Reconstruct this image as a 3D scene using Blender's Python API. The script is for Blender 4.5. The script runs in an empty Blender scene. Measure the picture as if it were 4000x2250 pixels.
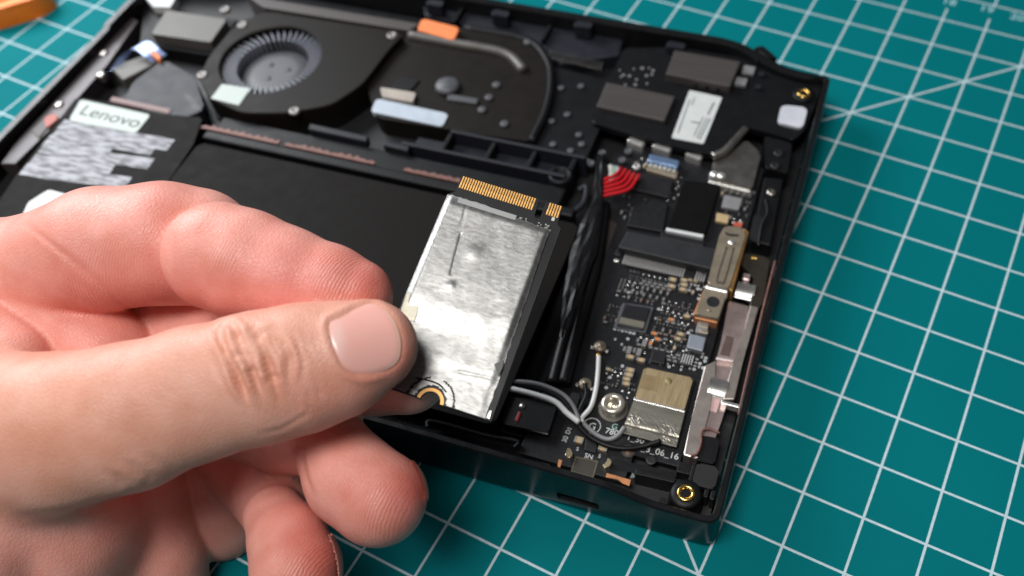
import bpy, bmesh, math, random
import numpy as np
from mathutils import Vector, Matrix
from mathutils.bvhtree import BVHTree

random.seed(7)
np.random.seed(7)
S = 0.001                      # everything below is written in millimetres
sc = bpy.context.scene
COL = sc.collection

# ------------------------------------------------------------------ camera
F_PX, CX, CY = 3594.67, 2282.31, 1113.81          # solved from the mat grid (4000 px frame)
CAM = np.array([16.8615, -75.4995, 180.5608])
RC = np.array([[0.88954584, 0.45405379, -0.05043172],
               [0.33619643, -0.72536651, -0.60067911],
               [-0.30932211, 0.51737664, -0.79789802]])
cam = bpy.data.cameras.new('camera')
camo = bpy.data.objects.new('camera', cam)
COL.objects.link(camo)
cam.sensor_width = 36.0
cam.lens = F_PX / 4000 * 36.0
cam.shift_x = -(CX - 2000) / 4000
cam.shift_y = (CY - 1125) / 4000
cam.clip_start, cam.clip_end = 0.01, 20
camo.matrix_world = Matrix(((RC[0][0], -RC[1][0], -RC[2][0], CAM[0] * S),
                            (RC[0][1], -RC[1][1], -RC[2][1], CAM[1] * S),
                            (RC[0][2], -RC[1][2], -RC[2][2], CAM[2] * S),
                            (0, 0, 0, 1)))
cam.dof.use_dof = True
cam.dof.focus_distance = 0.171
cam.dof.aperture_fstop = 14.0
sc.camera = camo

# ------------------------------------------------------------------ world and lamps
w = bpy.data.worlds.new('World')
sc.world = w
w.use_nodes = True
w.node_tree.nodes['Background'].inputs[0].default_value = (0.94, 0.96, 1.0, 1)
w.node_tree.nodes['Background'].inputs[1].default_value = 0.12


def area(name, loc, target, sx, sy, power, col):
    l = bpy.data.lights.new(name, 'AREA')
    l.shape = 'RECTANGLE'
    l.size, l.size_y = sx, sy
    l.energy = power
    l.color = col
    o = bpy.data.objects.new(name, l)
    COL.objects.link(o)
    o.location = loc
    o.rotation_euler = (Vector(target) - Vector(loc)).to_track_quat('-Z', 'Y').to_euler()
    return o


area('window_light', (-0.47, 0.13, 0.27), (-0.22, 0.09, 0.0), 0.28, 0.22, 3.3, (0.94, 0.97, 1.0))
area('ceiling_lamp', (-0.10, -0.18, 0.70), (-0.08, 0.02, 0.04), 0.30, 0.24, 5.6, (1.0, 0.97, 0.93))

sc.view_settings.view_transform = 'Standard'
sc.view_settings.look = 'None'
sc.view_settings.exposure = -0.44
sc.view_settings.gamma = 1.0
sc.render.engine = 'CYCLES'
sc.cycles.use_denoising = True
sc.cycles.max_bounces = 8
sc.cycles.caustics_reflective = False
sc.cycles.caustics_refractive = False


# ------------------------------------------------------------------ pixel -> place
def un(px, py, h):             # the point at height h above the mat that the photograph shows at (px, py)
    d = np.array([(px - CX) / F_PX, (py - CY) / F_PX, 1.0]) @ RC
    return CAM + d * (h - CAM[2]) / d[2]


def at(px, py, dep):           # the same by distance from the lens
    return CAM + (np.array([(px - CX) / F_PX, (py - CY) / F_PX, 1.0]) * dep) @ RC


TH = math.radians(8.9)
UX = np.array([math.cos(TH), math.sin(TH), 0])
UY = np.array([-math.sin(TH), math.cos(TH), 0])
ORG = np.array([0.9, -6.9, 0])


def dv(px, py, h):             # in the console's own frame
    p = un(px, py, h) - ORG
    return np.array([p @ UX, p @ UY, h])


def dq(pts, h):
    return [tuple(dv(x, y, h)[:2]) for x, y in pts]


# ------------------------------------------------------------------ materials
MATS = {}


def lin(c):
    return tuple(((v / 255) / 12.92 if v / 255 <= 0.04045 else ((v / 255 + 0.055) / 1.055) ** 2.4) for v in c)


def mat(name, col, rough=0.5, metal=0.0, var=0.12, scale=260, bump=0.0, bscale=1500, coat=0.0, spec=0.5,
        stretch=(1, 1, 1), rvar=0.12):
    if name in MATS:
        return MATS[name]
    m = bpy.data.materials.new(name)
    m.use_nodes = True
    nt = m.node_tree
    b = nt.nodes['Principled BSDF']
    b.inputs['Metallic'].default_value = metal
    b.inputs['Coat Weight'].default_value = coat
    b.inputs['Coat Roughness'].default_value = 0.15
    b.inputs['Specular IOR Level'].default_value = spec
    tc = nt.nodes.new('ShaderNodeTexCoord')
    mp = nt.nodes.new('ShaderNodeMapping')
    mp.inputs['Scale'].default_value = stretch
    nt.links.new(tc.outputs['Object'], mp.inputs[0])
    n = nt.nodes.new('ShaderNodeTexNoise')
    n.inputs['Scale'].default_value = scale
    n.inputs['Detail'].default_value = 5
    n.inputs['Roughness'].default_value = 0.65
    nt.links.new(mp.outputs[0], n.inputs['Vector'])
    r = nt.nodes.new('ShaderNodeValToRGB')
    r.color_ramp.elements[0].position = 0.3
    r.color_ramp.elements[1].position = 0.7
    r.color_ramp.elements[0].color = tuple(max(0, v * (1 - var)) for v in col) + (1,)
    r.color_ramp.elements[1].color = tuple(min(1, v * (1 + var)) for v in col) + (1,)
    nt.links.new(n.outputs['Fac'], r.inputs[0])
    nt.links.new(r.outputs[0], b.inputs['Base Color'])
    mr = nt.nodes.new('ShaderNodeMapRange')
    mr.inputs['To Min'].default_value = max(0.03, rough - rvar)
    mr.inputs['To Max'].default_value = min(1, rough + rvar)
    nt.links.new(n.outputs['Fac'], mr.inputs[0])
    nt.links.new(mr.outputs[0], b.inputs['Roughness'])
    if bump:
        n2 = nt.nodes.new('ShaderNodeTexNoise')
        n2.inputs['Scale'].default_value = bscale
        n2.inputs['Detail'].default_value = 3
        nt.links.new(mp.outputs[0], n2.inputs['Vector'])
        bp = nt.nodes.new('ShaderNodeBump')
        bp.inputs['Strength'].default_value = bump
        bp.inputs['Distance'].default_value = 0.0002
        nt.links.new(n2.outputs['Fac'], bp.inputs['Height'])
        nt.links.new(bp.outputs[0], b.inputs['Normal'])
    MATS[name] = m
    return m


BLACK = mat('black plastic', (0.005, 0.0054, 0.0066), 0.46, spec=0.22, bump=0.25, bscale=2600)
SHELL = mat('shell plastic', (0.006, 0.0065, 0.0075), 0.3, bump=0.06, bscale=3000, spec=0.35)
DARK = mat('dark recess plastic', (0.006, 0.0065, 0.008), 0.5)
BATT = mat('battery wrap', (0.0065, 0.0054, 0.0048), 0.62, spec=0.1, bump=0.2, bscale=900)
BRNBLK = mat('fan cover metal', (0.009, 0.0072, 0.006), 0.5, 0.0, spec=0.15)
GREYM = mat('grey painted metal', (0.10, 0.096, 0.088), 0.5, 0.2, bump=0.15)
GREYB = mat('brown grey fins', (0.062, 0.054, 0.052), 0.5, 0.2, stretch=(0.2, 6, 1), scale=300)
BLUEG = mat('blue grey plastic', (0.013, 0.0145, 0.021), 0.48, spec=0.3)
FANP = mat('fan blade plastic', (0.15, 0.16, 0.195), 0.34)
HUB = mat('fan hub plastic', (0.065, 0.068, 0.078), 0.5)
SILV = mat('bright metal', (0.72, 0.71, 0.69), 0.26, 0.75, rvar=0.08)
TIN = mat('tinned pins', (0.62, 0.61, 0.60), 0.35, 0.45)
DULL = mat('dull metal', (0.42, 0.40, 0.37), 0.34, 1.0)
NICK = mat('nickel', (0.62, 0.57, 0.49), 0.24, 0.75)
GOLD = mat('gold plating', (0.84, 0.48, 0.16), 0.38, 1.0, var=0.15, scale=900)
BRASS = mat('brass', (0.85, 0.57, 0.16), 0.18, 1.0)
COPPER = mat('copper foil', (0.17, 0.08, 0.066), 0.55, 0.2, var=0.35, scale=700, bump=0.6, bscale=800)
COPPR2 = mat('copper trace', (0.52, 0.22, 0.09), 0.45, 0.3, var=0.2)
ORANGE = mat('orange pad', (0.80, 0.22, 0.07), 0.6)
TAN = mat('tan ceramic', (0.46, 0.34, 0.19), 0.4)
GREYC = mat('grey ceramic', (0.20, 0.20, 0.21), 0.4)
BROWNC = mat('brown ceramic', (0.20, 0.11, 0.07), 0.4)
ORCAP = mat('orange ceramic', (0.6, 0.20, 0.06), 0.4)
PCB = mat('black solder mask', (0.0075, 0.008, 0.010), 0.45, spec=0.35, var=0.3, scale=1200, bump=0.15, bscale=2500)
CHIP = mat('chip epoxy', (0.010, 0.010, 0.012), 0.45, spec=0.35)
SOCK = mat('socket plastic', (0.018, 0.019, 0.022), 0.5, spec=0.35)
INK = mat('white silkscreen', (0.62, 0.64, 0.64), 0.6)
WHITE = mat('white label paper', (0.55, 0.58, 0.58), 0.5, var=0.05)
BLUEW = mat('bluish label film', (0.42, 0.48, 0.56), 0.4, var=0.12)
LBLG = mat('greenish label paper', (0.42, 0.48, 0.45), 0.5, var=0.06)
GREYINK = mat('grey print', (0.03, 0.03, 0.035), 0.6)
REDW = mat('red wire sheath', (0.55, 0.008, 0.015), 0.4)
GRNW = mat('pale green wire sheath', (0.30, 0.45, 0.33), 0.4)
WHTW = mat('white wire sheath', (0.72, 0.73, 0.72), 0.4)
GRYW = mat('grey wire sheath', (0.20, 0.20, 0.21), 0.4)
BLKW = mat('black wire sheath', (0.005, 0.005, 0.006), 0.45, spec=0.25)
PINKM = mat('pinkish rail metal', (0.60, 0.47, 0.45), 0.3, 0.75, var=0.15)
GRAYRL = mat('warm grey rail metal', (0.42, 0.37, 0.34), 0.34, 0.7)
BRNRL = mat('smoky brown tape', (0.028, 0.023, 0.018), 0.3)
BRKT = mat('gold brown bracket metal', (0.34, 0.29, 0.22), 0.4, 0.65)
BRKTS = mat('bracket side metal', (0.45, 0.25, 0.09), 0.4, 0.8)
MODG = mat('gilded shield can', (0.40, 0.31, 0.18), 0.45, 0.6, stretch=(9, 0.6, 1), var=0.22, scale=240)
MODS = mat('silver shield foil', (0.56, 0.53, 0.46), 0.36, 0.7, stretch=(0.4, 6, 1), var=0.10, bump=0.2, bscale=500)
PINKB = mat('reddish rubber', (0.42, 0.13, 0.11), 0.6)
TAPE = mat('black tape', (0.006, 0.006, 0.007), 0.4, bump=0.6, bscale=420, spec=0.3)

# ------------------------------------------------------------------ object helpers


def link(name, me, parent=None, m=None):
    o = bpy.data.objects.new(name, me)
    COL.objects.link(o)
    if parent is not None:
        o.parent = parent
    if m is not None and me is not None and len(me.materials) == 0:
        for x in (m if isinstance(m, (list, tuple)) else [m]):
            me.materials.append(x)
    return o


def from_bm(name, bm, m, parent, smooth=False):
    me = bpy.data.meshes.new(name)
    bmesh.ops.scale(bm, vec=(S, S, S), verts=bm.verts)
    bmesh.ops.recalc_face_normals(bm, faces=bm.faces)
    if smooth:
        for f in bm.faces:
            f.smooth = True
    bm.to_mesh(me)
    bm.free()
    return link(name, me, parent, m)


def thing(name, label, cat, mw=None):
    o = bpy.data.objects.new(name, None)
    o.empty_display_size = 0.01
    COL.objects.link(o)
    if mw is not None:
        o.matrix_world = mw
    o['label'] = label
    o['category'] = cat
    return o


def area2(p):
    return sum(p[i][0] * p[(i + 1) % len(p)][1] - p[(i + 1) % len(p)][0] * p[i][1] for i in range(len(p)))


def prism_bm(bm, poly, z0, z1, bevel=0.0, segs=2, zt=None):
    if area2(poly) < 0:
        poly = poly[::-1]
        if zt:
            zt = zt[::-1]
    lo = [bm.verts.new((x, y, z0)) for x, y in poly]
    hi = [bm.verts.new((x, y, (zt[i] if zt else z1))) for i, (x, y) in enumerate(poly)]
    bm.faces.new(lo[::-1])
    top = bm.faces.new(hi)
    n = len(poly)
    for i in range(n):
        bm.faces.new((lo[i], lo[(i + 1) % n], hi[(i + 1) % n], hi[i]))
    if bevel:
        ed = list(top.edges) + [e for v in hi for e in v.link_edges if e.other_vert(v) in lo]
        bmesh.ops.bevel(bm, geom=list(set(ed)), offset=bevel, segments=segs, affect='EDGES', profile=0.5)


def prism(name, poly, z0, z1, m, parent, bevel=0.15, segs=2, zt=None):
    bm = bmesh.new()
    prism_bm(bm, list(poly), z0, z1, bevel, segs, zt)
    return from_bm(name, bm, m, parent)


def rnd_poly(poly, r, n=4):     # rounds the corners of a polygon
    out = []
    k = len(poly)
    for i in range(k):
        p, a, b = (np.array(poly[j % k], float) for j in (i, i - 1, i + 1))
        da, db = a - p, b - p
        la, lb = np.linalg.norm(da), np.linalg.norm(db)
        rr = min(r, la * 0.45, lb * 0.45)
        s, e = p + da / la * rr, p + db / lb * rr
        for t in np.linspace(0, 1, n + 1):
            out.append(tuple((1 - t) ** 2 * s + 2 * t * (1 - t) * p + t * t * e))
    return out


def rect(cx, cy, w_, h_, rot=0):
    c, s = math.cos(rot), math.sin(rot)
    return [(cx + c * a * w_ / 2 - s * b * h_ / 2, cy + s * a * w_ / 2 + c * b * h_ / 2)
            for a, b in ((-1, -1), (1, -1), (1, 1), (-1, 1))]


def circ(cx, cy, r, n=24):
    return [(cx + r * math.cos(2 * math.pi * i / n), cy + r * math.sin(2 * math.pi * i / n)) for i in range(n)]


def lathe(name, prof, c, m, parent, n=28):
    bm = bmesh.new()
    rings = []
    for r, z in prof:
        rings.append([bm.verts.new((c[0] + r * math.cos(2 * math.pi * i / n), c[1] + r * math.sin(2 * math.pi * i / n), z))
                      for i in range(n)])
    for a, b in zip(rings[:-1], rings[1:]):
        for i in range(n):
            bm.faces.new((a[i], a[(i + 1) % n], b[(i + 1) % n], b[i]))
    if prof[0][0] > 0.001:
        bm.faces.new(rings[0][::-1])
    if prof[-1][0] > 0.001:
        bm.faces.new(rings[-1])
    return from_bm(name, bm, m, parent, smooth=True)


def catmull(P, n=8):
    P = [np.array(p, float) for p in P]
    P = [2 * P[0] - P[1]] + P + [2 * P[-1] - P[-2]]
    out = []
    for i in range(1, len(P) - 2):
        for t in np.linspace(0, 1, n, endpoint=False):
            a, b, c, d = P[i - 1:i + 3]
            out.append(0.5 * (2 * b + (c - a) * t + (2 * a - 5 * b + 4 * c - d) * t * t + (3 * b - a - 3 * c + d) * t ** 3))
    out.append(P[-2])
    return out


def tube(name, pts, r, m, parent, k=10, n=8, flat=1.0):
    C = catmull(pts, n)
    bm = bmesh.new()
    up = Vector((0, 0, 1))
    rings = []
    for i, p in enumerate(C):
        t = Vector(C[min(i + 1, len(C) - 1)] - C[max(i - 1, 0)]).normalized()
        a = t.cross(up)
        if a.length < 1e-4:
            a = Vector((1, 0, 0))
        a.normalize()
        b = a.cross(t)
        rings.append([bm.verts.new(Vector(p) + a * (r * math.cos(2 * math.pi * j / k)) + b * (r * flat * math.sin(2 * math.pi * j / k)))
                      for j in range(k)])
    for a, b in zip(rings[:-1], rings[1:]):
        for j in range(k):
            bm.faces.new((a[j], a[(j + 1) % k], b[(j + 1) % k], b[j]))
    bm.faces.new(rings[0][::-1])
    bm.faces.new(rings[-1])
    return from_bm(name, bm, m, parent, smooth=True)


def text(name, body, pos, size, rot, m, parent, ex=0.02, shear=0.0, xs=1.0):
    cu = bpy.data.curves.new(name, 'FONT')
    cu.body = body
    cu.size = size * S
    cu.extrude = ex * S
    cu.align_x, cu.align_y = 'CENTER', 'CENTER'
    cu.shear = shear
    t = bpy.data.objects.new(name, cu)
    COL.objects.link(t)
    bpy.context.view_layer.update()
    me = bpy.data.meshes.new_from_object(t.evaluated_get(bpy.context.evaluated_depsgraph_get()))
    bpy.data.objects.remove(t)
    bpy.data.curves.remove(cu)
    o = link(name, me, parent, m)
    o.location = tuple(v * S for v in pos)
    o.rotation_euler = (0, 0, rot)
    o.scale = (xs, 1, 1)
    return o


# ================================================================== THE MAT
GR = 12.7
matm = bpy.data.materials.new('teal mat with printed grid')
matm.use_nodes = True
nt = matm.node_tree
bs = nt.nodes['Principled BSDF']


def nd(t, **kw):
    n = nt.nodes.new(t)
    for k, v in kw.items():
        setattr(n, k, v)
    return n


def mth(op, a, b=None, c=None):
    n = nt.nodes.new('ShaderNodeMath')
    n.operation = op
    for i, v in enumerate((a, b, c)):
        if v is None:
            continue
        if isinstance(v, (int, float)):
            n.inputs[i].default_value = v
        else:
            nt.links.new(v, n.inputs[i])
    return n.outputs[0]


tc = nd('ShaderNodeTexCoord')
sep = nd('ShaderNodeSeparateXYZ')
nt.links.new(tc.outputs['Object'], sep.inputs[0])
gx = mth('DIVIDE', sep.outputs[0], GR * S)
gy = mth('DIVIDE', sep.outputs[1], GR * S)
edge_n = nd('ShaderNodeTexNoise')
edge_n.inputs['Scale'].default_value = 1800
nt.links.new(tc.outputs['Object'], edge_n.inputs['Vector'])
wob = mth('MULTIPLY', mth('SUBTRACT', edge_n.outputs['Fac'], 0.5), 0.008)


def line(coord, half):          # 1 on whole numbers of coord
    fr = mth('ABSOLUTE', mth('SUBTRACT', coord, mth('ROUND', coord)))
    return mth('LESS_THAN', mth('ADD', fr, wob), half)


def within(v, lo, hi):
    return mth('MULTIPLY', mth('GREATER_THAN', v, lo), mth('LESS_THAN', v, hi))


HW = 0.021
vx = mth('MULTIPLY', line(gx, HW), mth('SUBTRACT', 1.0, within(gy, 14.45, 14.97)))
grid = mth('MAXIMUM', vx, line(gy, HW))
d1 = mth('LESS_THAN', mth('ABSOLUTE', mth('ADD', mth('SUBTRACT', mth('SUBTRACT', gx, gy), -11.0), wob)), HW * 1.5)
d2 = mth('LESS_THAN', mth('ABSOLUTE', mth('ADD', mth('SUBTRACT', mth('ADD', gx, gy), -1.0), wob)), HW * 1.5)
allm = mth('MAXIMUM', grid, mth('MAXIMUM', d1, d2))
inside = mth('GREATER_THAN', gx, -21.03)
stub = mth('MULTIPLY', line(gy, HW), mth('GREATER_THAN', gx, -21.45))
allm = mth('MAXIMUM', mth('MULTIPLY', allm, inside), stub)
cn = nd('ShaderNodeTexNoise')
cn.inputs['Scale'].default_value = 26
cn.inputs['Detail'].default_value = 6
nt.links.new(tc.outputs['Object'], cn.inputs['Vector'])
cr = nd('ShaderNodeValToRGB')
cr.color_ramp.elements[0].color = (0.0002, 0.138, 0.156, 1)
cr.color_ramp.elements[1].color = (0.0002, 0.164, 0.186, 1)
nt.links.new(cn.outputs['Fac'], cr.inputs[0])
wear = nd('ShaderNodeTexNoise')
wear.inputs['Scale'].default_value = 900
wear.inputs['Detail'].default_value = 4
nt.links.new(tc.outputs['Object'], wear.inputs['Vector'])
mixf = mth('MULTIPLY', allm, mth('MULTIPLY_ADD', wear.outputs['Fac'], 0.5, 0.62))
mx = nd('ShaderNodeMixRGB')
nt.links.new(mth('MINIMUM', mixf, 0.95), mx.inputs[0])
nt.links.new(cr.outputs[0], mx.inputs[1])
mx.inputs[2].default_value = (0.56, 0.68, 0.74, 1)
nt.links.new(mx.outputs[0], bs.inputs['Base Color'])
bs.inputs['Roughness'].default_value = 0.68
bs.inputs['Specular IOR Level'].default_value = 0.05
bn = nd('ShaderNodeTexNoise')
bn.inputs['Scale'].default_value = 2400
bn.inputs['Detail'].default_value = 4
nt.links.new(tc.outputs['Object'], bn.inputs['Vector'])
bp = nd('ShaderNodeBump')
bp.inputs['Strength'].default_value = 0.10
bp.inputs['Distance'].default_value = 0.0002
nt.links.new(bn.outputs['Fac'], bp.inputs['Height'])
nt.links.new(bp.outputs[0], bs.inputs['Normal'])

cmat = prism('cutting_mat', rnd_poly([(-300, -210), (330, -210), (330, 260), (-300, 260)], 8), -3, 0, matm, None, bevel=0.4)
cmat['label'] = 'teal cutting mat with a white printed grid under everything'
cmat['category'] = 'cutting mat'
MINK = mat('pale mat print', (0.36, 0.62, 0.68), 0.6)
for s_, u, v in (('18', -0.02, 14.74), ('19', 0.86, 14.80), ('20', 1.58, 14.76), ('21', 2.6, 14.76)):
    text('printed_number', s_, (u * GR, v * GR, 0.012), 4.4, 0, MINK, cmat, ex=0.004)
text('printed_number', '3', (-21.45 * GR, 5.62 * GR, 0.012), 5.2, -1.2, MINK, cmat, ex=0.004)

# ================================================================== THE CONSOLE
dev = thing('handheld_console', 'opened black handheld console body lying on the teal mat, its circuits exposed', 'game console',
            Matrix.Translation((ORG[0] * S, ORG[1] * S, 0)) @ Matrix.Rotation(TH, 4, 'Z'))

# ---- shell: a wall swept round the outline
corner = [(0, 0), (0, 133), (-15, 133.6), (-25, 141), (-190, 142), (-198, 134), (-213, 133), (-213, 0)]
rad = [3.2, 2.0, 9, 9, 9, 9, 2, 3.2]
outl = []
for i, p in enumerate(corner):
    p, a, b = np.array(p, float), np.array(corner[i - 1], float), np.array(corner[(i + 1) % 8], float)
    da, db = (a - p) / np.linalg.norm(a - p), (b - p) / np.linalg.norm(b - p)
    s, e = p + da * rad[i], p + db * rad[i]
    for t in np.linspace(0, 1, 8):
        outl.append((1 - t) ** 2 * s + 2 * t * (1 - t) * p + t * t * e)
dense = []
for i, p in enumerate(outl):
    q = outl[(i + 1) % len(outl)]
    k = max(1, int(np.linalg.norm(q - p) / 1.2))
    dense += [p + (q - p) * j / k for j in range(k)]


def sstep(a, b, x):
    t = min(1, max(0, (x - a) / (b - a)))
    return t * t * (3 - 2 * t)


def rim(p):
    x, y = p
    if y < 4:
        return 12.6 + 3.0 * (1 - sstep(-24.5, -11.5, x))
    if y > 100:
        return 12.6 + 0.8 * sstep(-12, -26, x)
    return 12.6


bm = bmesh.new()
rings = []
N = len(dense)
for i, p in enumerate(dense):
    t = dense[(i + 1) % N] - dense[i - 1]
    t /= np.linalg.norm(t)
    nrm = np.array([-t[1], t[0]])          # outline runs counter-clockwise: inward normal on the left
    h = rim(p)
    th_ = 1.6 if p[1] < 4 or p[0] > -4 else 2.6
    prof = [(2.2, 0.0), (0.9, 0.35), (0.25, 1.1), (0, 2.6), (0.05, h - 0.35), (0.35, h), (th_ - 0.3, h), (th_, h - 0.4), (th_ + 0.15, 2.6), (th_ + 0.1, 1.0)]
    rings.append([bm.verts.new((p[0] + nrm[0] * d, p[1] + nrm[1] * d, z)) for d, z in prof])
M = len(prof)
for i in range(N):
    a, b = rings[i], rings[(i + 1) % N]
    for j in range(M):
        bm.faces.new((a[j], a[(j + 1) % M], b[(j + 1) % M], b[j]))
shell = from_bm('shell', bm, SHELL, dev)
for f in shell.data.polygons:
    f.use_smooth = True
# slot in the front wall
sl = dv(2165, 1932, 8)[0], dv(2331, 1981, 8)[0]
cut = prism('cutter', rnd_poly([(sl[0], 4.0), (sl[1], 4.0), (sl[1], 6.9), (sl[0], 6.9)], 0.8), -1.5, 0.9, SHELL, None, bevel=0)
cut.rotation_euler = (math.radians(90), 0, 0)
cut.matrix_world = dev.matrix_world @ Matrix.Rotation(math.radians(90), 4, 'X')
bo = shell.modifiers.new('slot', 'BOOLEAN')
bo.operation, bo.solver, bo.object = 'DIFFERENCE', 'EXACT', cut
bpy.context.view_layer.update()
me2 = bpy.data.meshes.new_from_object(shell.evaluated_get(bpy.context.evaluated_depsgraph_get()))
shell.modifiers.clear()
shell.data = me2
me2.set_sharp_from_angle(angle=math.radians(35))
bpy.data.objects.remove(cut)

prism('base_plate', [(-2.4, 2), (-2.4, 131), (-24, 138), (-189, 138.5), (-210.5, 130.5), (-210.5, 2)], 1.2, 4.0, DARK, dev, bevel=0)

# ---- front right corner: screw boss, posts
c = dv(2680, 1925, 9.5)
lathe('screw_boss', [(3.6, 4), (3.2, 8.8), (2.9, 9.3), (1.8, 9.3)], c, BLACK, dev)
lathe('brass_insert', [(1.85, 8.6), (1.85, 9.5), (1.55, 9.7), (1.1, 9.6), (0.95, 9.0), (0.9, 7.0), (0.001, 6.9)], c, BRASS, dev)
prism('corner_pocket_wall', dq([(2485, 1830), (2640, 1868), (2636, 1886), (2478, 1850)], 9), 4, 9.0, BLACK, dev)
prism('corner_rib', dq([(2705, 1815), (2722, 1805), (2700, 1900), (2682, 1900)], 8.6), 4, 8.6, BLACK, dev)
prism('corner_cover', rnd_poly(dq([(2722, 1806), (2812, 1826), (2790, 1915), (2702, 1890)], 8.8), 1.0), 7.6, 8.8, DARK, dev, bevel=0.3)
prism('corner_tab', rnd_poly(dq([(2576, 1940), (2604, 1946), (2600, 1990), (2572, 1984)], 8.0), 0.5), 4, 8.0, BLACK, dev)
for p in ((2760, 1925), (2785, 1935)):
    q = dv(*p, 8)
    prism('corner_clip', rect(q[0], q[1], 1.0, 2.2), 4, 8.4, BLACK, dev, bevel=0.2)
prism('corner_step', dq([(2650, 1800), (2720, 1815), (2706, 1856), (2642, 1842)], 7.4), 4, 7.4, BLACK, dev)

# ---- battery with its label
by = dv(1183, 640, 11)[1]
batt = prism('battery', rnd_poly([(-158, 8.8), (-49.6, 8.8), (-49.6, by), (-158, by)], 1.5), 4, 10.6, BATT, dev, bevel=0.5, segs=3)
pack = prism('battery_end_module', rnd_poly(dq([(792, 459), (754, 565), (662, 700), (600, 800), (520, 1150), (-130, 1000), (-40, 840), (60, 690), (300, 378), (420, 400), (640, 445)], 10.8), 1.0), 4, 10.8, BATT, dev, bevel=0.4)
lbl = prism('maker_label', rnd_poly(dq([(315, 388), (588, 448), (530, 520), (268, 470)], 10.95), 1.2), 10.8, 10.95, LBLG, pack, bevel=0)
a, b = dv(320, 430, 11), dv(540, 482, 11)
ang = math.atan2(b[1] - a[1], b[0] - a[0])
text('maker_name', 'Lenovo', dv(432, 456, 10.97), 5.6, ang, GREYINK, lbl, ex=0.01, xs=1.2)
prn = bpy.data.materials.new('battery small print')
prn.use_nodes = True
nt = prn.node_tree
b_ = nt.nodes['Principled BSDF']
tc = nd('ShaderNodeTexCoord')
mp = nd('ShaderNodeMapping')
mp.inputs['Rotation'].default_value = (0, 0, -ang)
mp.inputs['Scale'].default_value = (0.3, 1.3, 1)
nt.links.new(tc.outputs['Object'], mp.inputs[0])
n1 = nd('ShaderNodeTexNoise')
n1.inputs['Scale'].default_value = 750
n1.inputs['Detail'].default_value = 3
nt.links.new(mp.outputs[0], n1.inputs['Vector'])
r1 = nd('ShaderNodeValToRGB')
r1.color_ramp.elements[0].position, r1.color_ramp.elements[1].position = 0.38, 0.6
r1.color_ramp.elements[0].color = (0.07, 0.07, 0.08, 1)
r1.color_ramp.elements[1].color = (0.33, 0.34, 0.38, 1)
nt.links.new(n1.outputs['Fac'], r1.inputs[0])
nt.links.new(r1.outputs[0], b_.inputs['Base Color'])
b_.inputs['Roughness'].default_value = 0.55


def ragged(p0, p1, wd, h):      # one smudged line of small print from p0 to p1
    A, B = dv(*p0, h)[:2], dv(*p1, h)[:2]
    d = (B - A) / np.linalg.norm(B - A)
    nn = np.array([-d[1], d[0]])
    k = 16
    top = [A + (B - A) * t + nn * (wd / 2 + random.uniform(-.18, .18)) for t in np.linspace(0, 1, k)]
    bot = [A + (B - A) * t - nn * (wd / 2 + random.uniform(-.18, .18)) for t in np.linspace(1, 0, k)]
    return [tuple(v) for v in top + bot]


for i, (p0, p1, wd) in enumerate((((236, 486), (668, 566), 4.2), ((212, 518), (600, 588), 3.6), ((180, 548), (430, 592), 4.4),
                                  ((160, 578), (590, 640), 3.8), ((125, 622), (440, 660), 4.4), ((90, 660), (500, 716), 4.2))):
    prism('small_print_line', ragged(p0, p1, wd, 10.85), 10.8, 10.84 + 0.004 * i, prn, pack, bevel=0)
prism('white_sticker', rnd_poly(dq([(110, 790), (190, 740), (300, 770), (250, 860), (60, 900)], 10.9), 1), 10.8, 10.92, WHITE, pack, bevel=0)

# ---- frame rails between battery and fans, copper tape
yb = by
prism('frame_rail', [(-158, yb + 1.4), (-52, yb + 1.4), (-52, yb + 4.2), (-158, yb + 4.2)], 4, 11.4, BLACK, dev, bevel=0.5)
prism('frame_rail', [(-158, yb + 5.2), (-57, yb + 5.2), (-57, yb + 11.6), (-158, yb + 11.6)], 4, 9.6, BLACK, dev, bevel=0.5)
for x0, x1 in ((-160, -136), (-134, -107.5), (-99, -83)):
    pts = []
    k = int((x1 - x0) / 1.1)
    for i in range(k + 1):
        x = x0 + (x1 - x0) * i / k
        pts.append((x, yb + 4.7 + (1.2 + random.uniform(-.5, .4)) * (1 if i % 2 else 0.45)))
    poly = [(x0, yb + 4.4)] + [(x1, yb + 4.4)] + pts[::-1]
    prism('copper_tape', poly, 11.0, 11.6, COPPER, dev, bevel=0)
# trough with cells
yt0, yt1 = dv(1584, 565, 11)[1], dv(1777, 512, 11)[1]
prism('rib_rail', [(-104, yt0 - 0.3), (-58, yt0 - 0.3), (-58, yt0 + 0.9), (-104, yt0 + 0.9)], 4, 11.4, BLUEG, dev, bevel=0.35)
prism('rib_rail', [(-93, yt1 - 0.9), (-55, yt1 - 0.9), (-55, yt1 + 0.3), (-93, yt1 + 0.3)], 4, 11.4, BLUEG, dev, bevel=0.35)
for px, py in ((1750, 540), (1922, 572), (2076, 620), (2230, 655)):
    q = dv(px, py, 11)
    prism('rib', rect(q[0], (yt0 + yt1) / 2, 1.3, yt1 - yt0 - 1.0), 4, 10.8, BLACK, dev, bevel=0.3)
prism('trough_floor', [(-103, yt0 + 1), (-58, yt0 + 1), (-58, yt1 - 1), (-103, yt1 - 1)], 3.9, 7.2, BLUEG, dev, bevel=0.3)
prism('rail_clip', dq([(1210, 480), (1440, 530), (1432, 552), (1204, 503)], 11.6), 9, 11.6, BLUEG, dev, bevel=0.4)
prism('rail_clip', dq([(1500, 548), (1600, 568), (1594, 590), (1494, 566)], 11.6), 9, 11.6, BLUEG, dev, bevel=0.4)
q = dv(2190, 690, 10)
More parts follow.
